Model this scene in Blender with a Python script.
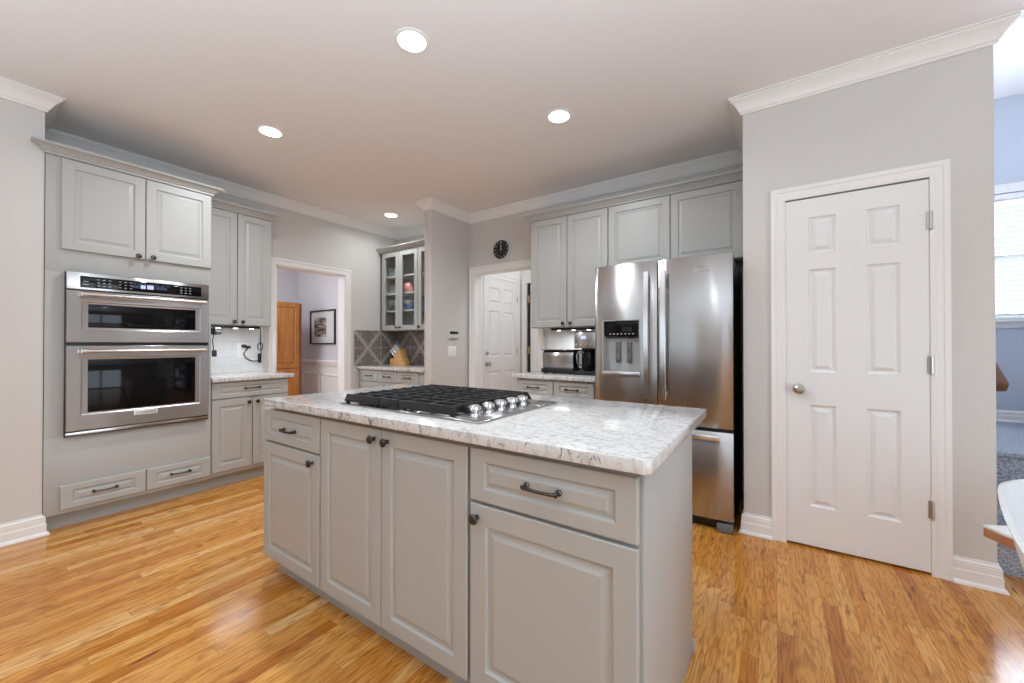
import bpy, bmesh, math, random
from mathutils import Vector, Matrix
random.seed(7)
for o in list(bpy.data.objects):
    bpy.data.objects.remove(o)
S = bpy.context.scene
COL = S.collection
PI = math.pi

# ------------------------------------------------------------------ camera
cam_d = bpy.data.cameras.new('camera')
cam = bpy.data.objects.new('camera', cam_d)
COL.objects.link(cam)
cam_d.sensor_width = 36.0
cam_d.lens = 36.0 * 392.86 / 1024.0
cam_d.clip_start = 0.05
cam.location = (0, 0, 1.19)
cam.rotation_euler = (math.radians(90.36), 0, math.radians(33.887))
S.camera = cam

# ------------------------------------------------------------------ exposure
S.view_settings.view_transform = 'Standard'
S.view_settings.look = 'None'
S.view_settings.gamma = 1.0
S.view_settings.use_curve_mapping = False
S.view_settings.exposure = -0.23
S.cycles.use_denoising = True
S.cycles.max_bounces = 10
S.cycles.diffuse_bounces = 6
S.cycles.glossy_bounces = 5
S.cycles.transparent_max_bounces = 16
S.cycles.sample_clamp_indirect = 6.0
S.cycles.caustics_reflective = False
S.cycles.caustics_refractive = False

# ------------------------------------------------------------------ sky (daylight outside the windows)
world = bpy.data.worlds.new('sky')
S.world = world
world.use_nodes = True
world.node_tree.nodes['Background'].inputs[0].default_value = (0.78, 0.88, 1.0, 1)
world.node_tree.nodes['Background'].inputs[1].default_value = 1.4


def area_light(name, loc, rot, sx, sy, power, color=(1, 1, 1), parent=None, shape='RECTANGLE', spread=180):
    d = bpy.data.lights.new(name, 'AREA')
    d.shape = shape
    d.size = sx
    d.size_y = sy
    d.energy = power
    d.color = color
    d.spread = math.radians(spread)
    o = bpy.data.objects.new(name, d)
    COL.objects.link(o)
    o.location = loc
    o.rotation_euler = rot
    if parent is not None:
        o.parent = parent
    return o


DAY = (0.82, 0.93, 1.0)
# daylight entering through the window openings behind and to the right of the camera
area_light('daylight_back_window', (-2.0, -3.16, 1.5), (math.radians(90), 0, 0), 1.6, 1.5, 3, DAY)
area_light('daylight_back_window', (0.9, -3.16, 1.5), (math.radians(90), 0, 0), 1.6, 1.5, 3, DAY)
area_light('daylight_patio_door', (3.36, -0.2, 1.15), (math.radians(90), 0, math.radians(90)), 2.4, 2.1, 84, (0.74, 0.88, 1.0))
area_light('daylight_dining_window', (-5.7, 0.33, 1.5), (math.radians(90), 0, 0), 1.5, 1.5, 36, (0.84, 0.91, 1.0))
area_light('daylight_stair_window', (1.7, 5.2, 1.93), (math.radians(-90), 0, 0), 1.4, 1.05, 90, (0.80, 0.89, 1.0))
area_light('upper_hall_fill', (1.6, 3.75, 2.2), (math.radians(180), 0, 0), 0.7, 1.2, 17, (0.84, 0.89, 1.0))  # added unseen fill lamp aimed up at the hall ceiling
# added unseen fill lamps aimed up to brighten the ceiling
area_light('ceiling_fill', (0.3, -0.25, 1.45), (math.radians(180), 0, 0), 1.9, 1.3, 86, (0.67, 0.86, 1.0), None, 'RECTANGLE', 170)
area_light('ceiling_fill', (-2.2, -1.0, 1.45), (math.radians(180), 0, 0), 1.2, 1.0, 26, (0.67, 0.86, 1.0), None, 'RECTANGLE', 170)
area_light('mudroom_fill', (-2.05, 4.2, 2.58), (0, 0, 0), 0.3, 0.3, 11, (0.88, 0.94, 1.0))  # unseen fill lamp added to brighten the dark mudroom
area_light('dining_fill', (-5.8, 2.3, 2.70), (0, 0, 0), 0.6, 0.6, 30, (0.86, 0.91, 1.0))  # fill lamp added to lift the dining room walls, no fixture there


# ------------------------------------------------------------------ materials
def new_mat(name):
    m = bpy.data.materials.new(name)
    m.use_nodes = True
    nt = m.node_tree
    return m, nt, nt.nodes['Principled BSDF']


def srgb(r, g, b):
    def f(c):
        c /= 255.0
        return c / 12.92 if c <= 0.04045 else ((c + 0.055) / 1.055) ** 2.4
    return (f(r), f(g), f(b), 1)


def plain(name, col, rough=0.5, metal=0.0, spec=0.5, bump=0.0, bscale=200, coat=0.0, var=0.0):
    m, nt, b = new_mat(name)
    b.inputs['Base Color'].default_value = col
    b.inputs['Roughness'].default_value = rough
    b.inputs['Metallic'].default_value = metal
    b.inputs['Specular IOR Level'].default_value = spec
    b.inputs['Coat Weight'].default_value = coat
    tc = nt.nodes.new('ShaderNodeTexCoord')
    n = nt.nodes.new('ShaderNodeTexNoise')
    n.inputs['Scale'].default_value = bscale
    n.inputs['Detail'].default_value = 3
    nt.links.new(tc.outputs['Object'], n.inputs['Vector'])
    if bump:
        bp = nt.nodes.new('ShaderNodeBump')
        bp.inputs['Strength'].default_value = bump
        bp.inputs['Distance'].default_value = 0.002
        nt.links.new(n.outputs['Fac'], bp.inputs['Height'])
        nt.links.new(bp.outputs['Normal'], b.inputs['Normal'])
    if var:
        mr = nt.nodes.new('ShaderNodeMapRange')
        mr.inputs['To Min'].default_value = max(0.02, rough - var)
        mr.inputs['To Max'].default_value = rough + var
        nt.links.new(n.outputs['Fac'], mr.inputs['Value'])
        nt.links.new(mr.outputs['Result'], b.inputs['Roughness'])
    return m


def emit(name, col, strength):
    m = bpy.data.materials.new(name)
    m.use_nodes = True
    nt = m.node_tree
    nt.nodes.clear()
    e = nt.nodes.new('ShaderNodeEmission')
    e.inputs[0].default_value = col
    e.inputs[1].default_value = strength
    out = nt.nodes.new('ShaderNodeOutputMaterial')
    nt.links.new(e.outputs[0], out.inputs[0])
    return m


def thin_glass(name, tint=(0.95, 0.97, 0.97, 1), gloss=0.12, body=0.0):
    m = bpy.data.materials.new(name)
    m.use_nodes = True
    nt = m.node_tree
    nt.nodes.clear()
    tr = nt.nodes.new('ShaderNodeBsdfTransparent')
    tr.inputs[0].default_value = tint
    gl = nt.nodes.new('ShaderNodeBsdfGlossy')
    gl.inputs['Roughness'].default_value = 0.02
    lw = nt.nodes.new('ShaderNodeLayerWeight')
    lw.inputs['Blend'].default_value = gloss
    ge = nt.nodes.new('ShaderNodeNewGeometry')
    fr_ = mth(nt, 'MULTIPLY', lw.outputs['Fresnel'], mth(nt, 'SUBTRACT', 1.0, ge.outputs['Backfacing']))
    mx = nt.nodes.new('ShaderNodeMixShader')
    out = nt.nodes.new('ShaderNodeOutputMaterial')
    nt.links.new(fr_, mx.inputs[0])
    nt.links.new(tr.outputs[0], mx.inputs[1])
    nt.links.new(gl.outputs[0], mx.inputs[2])
    last = mx.outputs[0]
    if body:
        df = nt.nodes.new('ShaderNodeBsdfDiffuse')
        df.inputs[0].default_value = (0.85, 0.87, 0.88, 1)
        m2 = nt.nodes.new('ShaderNodeMixShader')
        m2.inputs[0].default_value = body
        nt.links.new(last, m2.inputs[1])
        nt.links.new(df.outputs[0], m2.inputs[2])
        last = m2.outputs[0]
    nt.links.new(last, out.inputs[0])
    return m


def ramp(nt, stops):
    r = nt.nodes.new('ShaderNodeValToRGB')
    els = r.color_ramp.elements
    while len(els) > 1:
        els.remove(els[-1])
    els[0].position, els[0].color = stops[0]
    for p, c in stops[1:]:
        e = els.new(p)
        e.color = c
    return r


def mth(nt, op, a, b=None):
    n = nt.nodes.new('ShaderNodeMath')
    n.operation = op
    for i, v in enumerate((a, b)):
        if v is None:
            continue
        if isinstance(v, (int, float)):
            n.inputs[i].default_value = v
        else:
            nt.links.new(v, n.inputs[i])
    return n.outputs[0]


def oak_floor():
    m, nt, b = new_mat('oak_strip_floor')
    L = nt.links
    tc = nt.nodes.new('ShaderNodeTexCoord')
    sx = nt.nodes.new('ShaderNodeSeparateXYZ')
    L.new(tc.outputs['Object'], sx.inputs[0])
    W, LEN = 0.0572, 0.72
    px = mth(nt, 'DIVIDE', sx.outputs['X'], W)
    row = mth(nt, 'FLOOR', px)
    wn = nt.nodes.new('ShaderNodeTexWhiteNoise')
    wn.noise_dimensions = '1D'
    L.new(row, wn.inputs['W'])
    off = mth(nt, 'MULTIPLY', wn.outputs['Value'], 7.31)
    py = mth(nt, 'ADD', mth(nt, 'DIVIDE', sx.outputs['Y'], LEN), off)
    cell = mth(nt, 'FLOOR', py)
    cv = nt.nodes.new('ShaderNodeCombineXYZ')
    L.new(row, cv.inputs[0])
    L.new(cell, cv.inputs[1])
    w2 = nt.nodes.new('ShaderNodeTexWhiteNoise')
    w2.noise_dimensions = '2D'
    L.new(cv.outputs[0], w2.inputs['Vector'])
    cr = ramp(nt, [(0.0, srgb(184, 114, 44)), (0.12, srgb(200, 132, 56)), (0.5, srgb(212, 148, 70)),
                   (0.85, srgb(222, 163, 88)), (1.0, srgb(232, 186, 128))])
    L.new(w2.outputs['Value'], cr.inputs[0])
    # grain, stretched along the strips, different in every strip
    gv = nt.nodes.new('ShaderNodeCombineXYZ')
    L.new(mth(nt, 'ADD', mth(nt, 'MULTIPLY', sx.outputs['X'], 75.0), mth(nt, 'MULTIPLY', w2.outputs['Value'], 91.0)), gv.inputs[0])
    L.new(mth(nt, 'MULTIPLY', sx.outputs['Y'], 4.5), gv.inputs[1])
    L.new(mth(nt, 'MULTIPLY', w2.outputs['Value'], 37.0), gv.inputs[2])
    ng = nt.nodes.new('ShaderNodeTexNoise')
    ng.inputs['Scale'].default_value = 1.0
    ng.inputs['Detail'].default_value = 5
    ng.inputs['Distortion'].default_value = 1.6
    L.new(gv.outputs[0], ng.inputs['Vector'])
    gr = ramp(nt, [(0.30, (0.42, 0.28, 0.16, 1)), (0.43, (0.78, 0.70, 0.60, 1)), (0.52, (0.97, 0.96, 0.93, 1)), (0.7, (1.04, 1.04, 1.02, 1))])
    L.new(ng.outputs['Fac'], gr.inputs[0])
    # cathedral figure: contour lines of a slow noise, so the rings swirl along the strip
    fv = nt.nodes.new('ShaderNodeCombineXYZ')
    L.new(mth(nt, 'ADD', mth(nt, 'MULTIPLY', px, 0.85), mth(nt, 'MULTIPLY', w2.outputs['Value'], 53.0)), fv.inputs[0])
    L.new(mth(nt, 'MULTIPLY', sx.outputs['Y'], 1.9), fv.inputs[1])
    nf = nt.nodes.new('ShaderNodeTexNoise')
    nf.inputs['Scale'].default_value = 1.0
    nf.inputs['Detail'].default_value = 2.0
    L.new(fv.outputs[0], nf.inputs['Vector'])
    rg = mth(nt, 'SINE', mth(nt, 'MULTIPLY', nf.outputs['Fac'], 70.0))
    rr = ramp(nt, [(0.50, (1, 1, 1, 1)), (0.95, (0.58, 0.43, 0.28, 1))])
    L.new(mth(nt, 'ADD', mth(nt, 'MULTIPLY', rg, 0.5), 0.5), rr.inputs[0])
    # mineral streaks
    kv = nt.nodes.new('ShaderNodeCombineXYZ')
    L.new(mth(nt, 'ADD', mth(nt, 'MULTIPLY', px, 1.6), mth(nt, 'MULTIPLY', w2.outputs['Value'], 29.0)), kv.inputs[0])
    L.new(mth(nt, 'MULTIPLY', sx.outputs['Y'], 5.5), kv.inputs[1])
    nk = nt.nodes.new('ShaderNodeTexNoise')
    nk.inputs['Scale'].default_value = 1.0
    nk.inputs['Detail'].default_value = 3.0
    L.new(kv.outputs[0], nk.inputs['Vector'])
    rk = ramp(nt, [(0.28, (0.30, 0.17, 0.08, 1)), (0.37, (1, 1, 1, 1))])
    L.new(nk.outputs['Fac'], rk.inputs[0])

    def mul(a_, b_, f):
        mm = nt.nodes.new('ShaderNodeMix')
        mm.data_type = 'RGBA'
        mm.blend_type = 'MULTIPLY'
        mm.inputs[0].default_value = f
        L.new(a_, mm.inputs[6])
        L.new(b_, mm.inputs[7])
        return mm.outputs[2]
    colr = mul(mul(mul(cr.outputs[0], gr.outputs[0], 0.6), rr.outputs[0], 0.55), rk.outputs[0], 0.8)
    fx = mth(nt, 'FRACT', px)
    fy = mth(nt, 'FRACT', py)
    g1 = mth(nt, 'LESS_THAN', fx, 0.022)
    g2 = mth(nt, 'LESS_THAN', fy, 0.0022)
    g = mth(nt, 'MAXIMUM', g1, g2)
    m2 = nt.nodes.new('ShaderNodeMix')
    m2.data_type = 'RGBA'
    L.new(mth(nt, 'MULTIPLY', g, 0.6), m2.inputs[0])
    L.new(colr, m2.inputs[6])
    m2.inputs[7].default_value = srgb(96, 52, 24)
    L.new(m2.outputs[2], b.inputs['Base Color'])
    b.inputs['Roughness'].default_value = 0.16
    b.inputs['Specular IOR Level'].default_value = 0.5
    bp = nt.nodes.new('ShaderNodeBump')
    bp.inputs['Strength'].default_value = 0.12
    bp.inputs['Distance'].default_value = 0.001
    L.new(mth(nt, 'SUBTRACT', ng.outputs['Fac'], g), bp.inputs['Height'])
    L.new(bp.outputs['Normal'], b.inputs['Normal'])
    return m


def granite():
    m, nt, b = new_mat('white_veined_granite')
    L = nt.links
    tc = nt.nodes.new('ShaderNodeTexCoord')
    mp = nt.nodes.new('ShaderNodeMapping')
    mp.inputs['Scale'].default_value = (1.0, 3.4, 0.55)
    mp.inputs['Rotation'].default_value = (0, 0, 0.12)
    L.new(tc.outputs['Object'], mp.inputs[0])
    n1 = nt.nodes.new('ShaderNodeTexNoise')
    n1.inputs['Scale'].default_value = 17
    n1.inputs['Detail'].default_value = 8
    n1.inputs['Roughness'].default_value = 0.66
    n1.inputs['Distortion'].default_value = 1.4
    L.new(mp.outputs[0], n1.inputs['Vector'])
    r1 = ramp(nt, [(0.27, srgb(142, 137, 132)), (0.38, srgb(186, 183, 180)), (0.47, srgb(210, 208, 206)), (0.66, srgb(219, 218, 216))])
    L.new(n1.outputs['Fac'], r1.inputs[0])
    n2 = nt.nodes.new('ShaderNodeTexNoise')
    n2.inputs['Scale'].default_value = 48
    n2.inputs['Detail'].default_value = 6
    n2.inputs['Roughness'].default_value = 0.7
    n2.inputs['Distortion'].default_value = 0.8
    L.new(mp.outputs[0], n2.inputs['Vector'])
    r2 = ramp(nt, [(0.30, srgb(70, 60, 52)), (0.38, srgb(150, 140, 131)), (0.45, (1, 1, 1, 1))])
    L.new(n2.outputs['Fac'], r2.inputs[0])
    mx = nt.nodes.new('ShaderNodeMix')
    mx.data_type = 'RGBA'
    mx.blend_type = 'MULTIPLY'
    mx.inputs[0].default_value = 0.8
    L.new(r1.outputs[0], mx.inputs[6])
    L.new(r2.outputs[0], mx.inputs[7])
    L.new(mx.outputs[2], b.inputs['Base Color'])
    b.inputs['Roughness'].default_value = 0.12
    return m


def stainless(name, col=(0.60, 0.59, 0.58, 1), rough=0.3, aniso=0.8, rot=0.25):
    m, nt, b = new_mat(name)
    L = nt.links
    b.inputs['Base Color'].default_value = col
    b.inputs['Metallic'].default_value = 1.0
    b.inputs['Anisotropic'].default_value = aniso
    b.inputs['Anisotropic Rotation'].default_value = rot
    tg = nt.nodes.new('ShaderNodeTangent')
    tg.direction_type = 'RADIAL'
    tg.axis = 'Z'
    L.new(tg.outputs[0], b.inputs['Tangent'])
    tc = nt.nodes.new('ShaderNodeTexCoord')
    mp = nt.nodes.new('ShaderNodeMapping')
    mp.inputs['Scale'].default_value = (5, 5, 700)
    L.new(tc.outputs['Object'], mp.inputs[0])
    n = nt.nodes.new('ShaderNodeTexNoise')
    n.inputs['Scale'].default_value = 1.0
    n.inputs['Detail'].default_value = 2
    L.new(mp.outputs[0], n.inputs['Vector'])
    mr = nt.nodes.new('ShaderNodeMapRange')
    mr.inputs['To Min'].default_value = rough - 0.04
    mr.inputs['To Max'].default_value = rough + 0.04
    L.new(n.outputs['Fac'], mr.inputs['Value'])
    L.new(mr.outputs['Result'], b.inputs['Roughness'])
    return m


def wood(name, c1, c2, scale=(30, 30, 2.0), rough=0.4):
    m, nt, b = new_mat(name)
    L = nt.links
    tc = nt.nodes.new('ShaderNodeTexCoord')
    mp = nt.nodes.new('ShaderNodeMapping')
    mp.inputs['Scale'].default_value = scale
    L.new(tc.outputs['Object'], mp.inputs[0])
    n = nt.nodes.new('ShaderNodeTexNoise')
    n.inputs['Scale'].default_value = 1.0
    n.inputs['Detail'].default_value = 5
    n.inputs['Distortion'].default_value = 1.2
    L.new(mp.outputs[0], n.inputs['Vector'])
    r = ramp(nt, [(0.32, c1), (0.62, c2)])
    L.new(n.outputs['Fac'], r.inputs[0])
    L.new(r.outputs[0], b.inputs['Base Color'])
    b.inputs['Roughness'].default_value = rough
    return m


def damask_tile():
    m, nt, b = new_mat('damask_tile')
    L = nt.links
    tc = nt.nodes.new('ShaderNodeTexCoord')
    sx = nt.nodes.new('ShaderNodeSeparateXYZ')
    L.new(tc.outputs['Object'], sx.inputs[0])
    h = mth(nt, 'SUBTRACT', sx.outputs['X'], sx.outputs['Y'])   # runs along either wall of the corner
    P = 0.40
    u = mth(nt, 'SUBTRACT', mth(nt, 'FRACT', mth(nt, 'ADD', mth(nt, 'DIVIDE', h, P), 0.45)), 0.5)
    v = mth(nt, 'SUBTRACT', mth(nt, 'FRACT', mth(nt, 'ADD', mth(nt, 'DIVIDE', sx.outputs['Z'], 0.45), 0.5 - 1.14 / 0.45 + 5)), 0.5)
    au, av = mth(nt, 'ABSOLUTE', u), mth(nt, 'ABSOLUTE', v)
    d = mth(nt, 'ABSOLUTE', mth(nt, 'SUBTRACT', au, av))
    cv = nt.nodes.new('ShaderNodeCombineXYZ')
    L.new(au, cv.inputs[0])
    L.new(av, cv.inputs[1])
    n = nt.nodes.new('ShaderNodeTexNoise')
    n.inputs['Scale'].default_value = 13
    n.inputs['Detail'].default_value = 2
    n.inputs['Distortion'].default_value = 2.5
    L.new(cv.outputs[0], n.inputs['Vector'])
    band = mth(nt, 'SUBTRACT', 0.62, mth(nt, 'MULTIPLY', d, 5.0))
    band = mth(nt, 'MAXIMUM', band, 0.0)
    scroll = mth(nt, 'MULTIPLY', mth(nt, 'GREATER_THAN', n.outputs['Fac'], 0.53), 0.5)
    f = mth(nt, 'MAXIMUM', band, scroll)
    r = ramp(nt, [(0.0, srgb(96, 89, 84)), (0.3, srgb(136, 128, 121)), (0.62, srgb(180, 172, 164))])
    L.new(f, r.inputs[0])
    gu = mth(nt, 'LESS_THAN', mth(nt, 'ABSOLUTE', mth(nt, 'SUBTRACT', au, 0.497)), 0.006)
    gv = mth(nt, 'LESS_THAN', av, 0.004)
    g = mth(nt, 'MAXIMUM', gu, gv)
    mx = nt.nodes.new('ShaderNodeMix')
    mx.data_type = 'RGBA'
    L.new(g, mx.inputs[0])
    L.new(r.outputs[0], mx.inputs[6])
    mx.inputs[7].default_value = srgb(176, 172, 166)
    L.new(mx.outputs[2], b.inputs['Base Color'])
    b.inputs['Roughness'].default_value = 0.35
    return m


def subway_tile():
    m, nt, b = new_mat('white_subway_tile')
    L = nt.links
    tc = nt.nodes.new('ShaderNodeTexCoord')
    sx = nt.nodes.new('ShaderNodeSeparateXYZ')
    L.new(tc.outputs['Object'], sx.inputs[0])
    cv = nt.nodes.new('ShaderNodeCombineXYZ')
    L.new(mth(nt, 'SUBTRACT', sx.outputs['X'], sx.outputs['Y']), cv.inputs[0])
    L.new(sx.outputs['Z'], cv.inputs[1])
    br = nt.nodes.new('ShaderNodeTexBrick')
    br.inputs['Color1'].default_value = srgb(232, 233, 233)
    br.inputs['Color2'].default_value = srgb(224, 226, 226)
    br.inputs['Mortar'].default_value = srgb(212, 214, 214)
    br.inputs['Scale'].default_value = 1.0
    br.inputs['Mortar Size'].default_value = 0.0022
    br.inputs['Brick Width'].default_value = 0.155
    br.inputs['Row Height'].default_value = 0.076
    L.new(cv.outputs[0], br.inputs['Vector'])
    L.new(br.outputs['Color'], b.inputs['Base Color'])
    b.inputs['Roughness'].default_value = 0.16
    bp = nt.nodes.new('ShaderNodeBump')
    bp.inputs['Strength'].default_value = 0.12
    bp.inputs['Distance'].default_value = 0.001
    bp.invert = True
    L.new(br.outputs['Fac'], bp.inputs['Height'])
    L.new(bp.outputs['Normal'], b.inputs['Normal'])
    return m


def carpet():
    m, nt, b = new_mat('grey_stair_carpet')
    L = nt.links
    tc = nt.nodes.new('ShaderNodeTexCoord')
    n = nt.nodes.new('ShaderNodeTexNoise')
    n.inputs['Scale'].default_value = 120
    n.inputs['Detail'].default_value = 4
    L.new(tc.outputs['Object'], n.inputs['Vector'])
    r = ramp(nt, [(0.35, srgb(122, 128, 140)), (0.65, srgb(190, 195, 206))])
    L.new(n.outputs['Fac'], r.inputs[0])
    L.new(r.outputs[0], b.inputs['Base Color'])
    b.inputs['Roughness'].default_value = 0.95
    bp = nt.nodes.new('ShaderNodeBump')
    bp.inputs['Strength'].default_value = 0.6
    bp.inputs['Distance'].default_value = 0.006
    L.new(n.outputs['Fac'], bp.inputs['Height'])
    L.new(bp.outputs['Normal'], b.inputs['Normal'])
    return m


def photo_print():
    """a soft sepia landscape: pale sky, dark branches, darker ground"""
    m, nt, b = new_mat('sepia_print')
    L = nt.links
    tc = nt.nodes.new('ShaderNodeTexCoord')
    mp = nt.nodes.new('ShaderNodeMapping')
    mp.inputs['Rotation'].default_value = (0, 0.7, 0)
    mp.inputs['Scale'].default_value = (5, 5, 22)
    L.new(tc.outputs['Object'], mp.inputs[0])
    n = nt.nodes.new('ShaderNodeTexNoise')
    n.inputs['Scale'].default_value = 1.0
    n.inputs['Detail'].default_value = 4
    L.new(mp.outputs[0], n.inputs['Vector'])
    r = ramp(nt, [(0.36, srgb(60, 50, 48)), (0.48, srgb(140, 124, 118)), (0.62, srgb(208, 196, 190))])
    L.new(n.outputs['Fac'], r.inputs[0])
    L.new(r.outputs[0], b.inputs['Base Color'])
    b.inputs['Roughness'].default_value = 0.5
    return m


M = dict(
    wall=plain('wall_paint', srgb(207, 204, 200), 0.6, bump=0.05, bscale=350),
    ceiling=plain('ceiling_paint', srgb(236, 234, 234), 0.85, bump=0.04, bscale=300),
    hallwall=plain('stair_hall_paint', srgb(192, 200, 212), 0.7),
    dining=plain('dining_paint', srgb(206, 205, 210), 0.7),
    trim=plain('white_trim_paint', srgb(234, 232, 230), 0.35),
    door=plain('white_door_paint', srgb(230, 229, 228), 0.38),
    cab=plain('grey_cabinet_foil', srgb(175, 175, 172), 0.38, bump=0.01),
    cabdark=plain('cabinet_shadow_gap', srgb(84, 82, 78), 0.6),  # dark tone stands in for the shade under the countertop overhang
    toe=plain('toe_kick_paint', srgb(166, 166, 162), 0.5),
    inside=plain('cabinet_interior', srgb(226, 225, 221), 0.5),
    floor=oak_floor(),
    granite=granite(),
    steel=stainless('brushed_steel', (0.47, 0.465, 0.465, 1), 0.25, 0.9),
    fridge=stainless('fridge_steel', (0.48, 0.47, 0.465, 1), 0.22, 0.96),
    bar=plain('polished_steel_bar', (0.78, 0.77, 0.77, 1), 0.2, 1.0),
    chrome=plain('chrome', (0.85, 0.85, 0.86, 1), 0.08, 1.0),
    nickel=plain('satin_nickel', (0.50, 0.48, 0.45, 1), 0.3, 1.0),
    brass=plain('antique_brass', (0.42, 0.34, 0.20, 1), 0.35, 1.0),
    bronze=plain('dark_bronze', (0.085, 0.078, 0.074, 1), 0.25, 0.9),
    black=plain('black_plastic', (0.012, 0.012, 0.013, 1), 0.35),
    blackglass=plain('black_glass', (0.004, 0.004, 0.005, 1), 0.06, spec=0.22),
    iron=plain('cast_iron', (0.014, 0.014, 0.015, 1), 0.40, bump=0.25, bscale=500),
    darkside=plain('fridge_side_black', (0.012, 0.012, 0.013, 1), 0.45),
    grey=plain('grey_plastic', srgb(104, 106, 109), 0.4),
    cavity=plain('pale_grey_plastic', srgb(170, 169, 168), 0.4),
    white=plain('white_plastic', srgb(238, 238, 238), 0.3),
    shell=plain('white_shell_plastic', srgb(212, 213, 214), 0.25),
    cord=plain('black_cord', (0.01, 0.01, 0.01, 1), 0.5),
    tile=damask_tile(),
    subway=subway_tile(),
    carpet=carpet(),
    oak=wood('honey_oak', srgb(146, 88, 36), srgb(180, 120, 58)),
    oakdark=wood('honey_oak_shadow', srgb(110, 62, 24), srgb(140, 84, 36)),  # darker oak tone, the shadow is put into the colour
    walnut=wood('handrail_wood', srgb(84, 56, 40), srgb(122, 86, 62), (20, 3, 3)),
    edge=wood('table_edge_wood', srgb(150, 92, 62), srgb(190, 134, 96), (6, 6, 40)),
    block=wood('knife_block_wood', srgb(196, 136, 76), srgb(222, 172, 110), (40, 8, 40)),
    tabletop=plain('white_table_laminate', srgb(236, 237, 240), 0.25),
    glass=thin_glass('cabinet_glass', (0.97, 0.98, 0.98, 1), 0.08),
    pane=thin_glass('window_pane', (0.98, 0.99, 1, 1), 0.06),
    picglass=thin_glass('picture_glass', (0.96, 0.97, 0.97, 1), 0.18),
    ware=thin_glass('glassware', (0.93, 0.95, 0.96, 1), 0.45, 0.22),
    pink=plain('pink_ceramic', srgb(232, 162, 156), 0.35),
    blue=plain('blue_ceramic', srgb(112, 140, 190), 0.25),
    cream=plain('pale_ceramic', srgb(214, 216, 220), 0.25),
    mat=plain('picture_mount', srgb(232, 228, 226), 0.7),
    print=photo_print(),
    beige=plain('pale_beige_plastic', srgb(212, 209, 203), 0.45),
    handle=plain('knife_handle_steel', (0.72, 0.72, 0.74, 1), 0.35, 0.35),
    lens=emit('lit_lamp_lens', (1.0, 0.95, 0.88, 1), 14),
    led=emit('lit_led_lens', (0.95, 0.98, 1, 1), 10),
    display=emit('lit_display', (0.62, 0.70, 1.0, 1), 1.3),
    displaydim=emit('lit_display_dim', (0.30, 0.38, 0.62, 1), 0.25),
    mark=plain('white_print', srgb(190, 190, 190), 0.5),
    blind=plain('white_blind_slat', srgb(244, 246, 250), 0.5),
)

# ------------------------------------------------------------------ mesh helpers
WORLD = {}


def frame(o, U, V, N):
    U, V, N, o = Vector(U), Vector(V), Vector(N), Vector(o)
    return Matrix(((U.x, V.x, N.x, o.x), (U.y, V.y, N.y, o.y), (U.z, V.z, N.z, o.z), (0, 0, 0, 1)))


def south(x, y, z):     # a face seen from -y: u = +x, v = up, n towards -y
    return frame((x, y, z), (1, 0, 0), (0, 0, 1), (0, -1, 0))


def east(x, y, z):      # a face seen from +x: u = +y, v = up, n towards +x
    return frame((x, y, z), (0, 1, 0), (0, 0, 1), (1, 0, 0))


I4 = Matrix.Identity(4)


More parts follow.
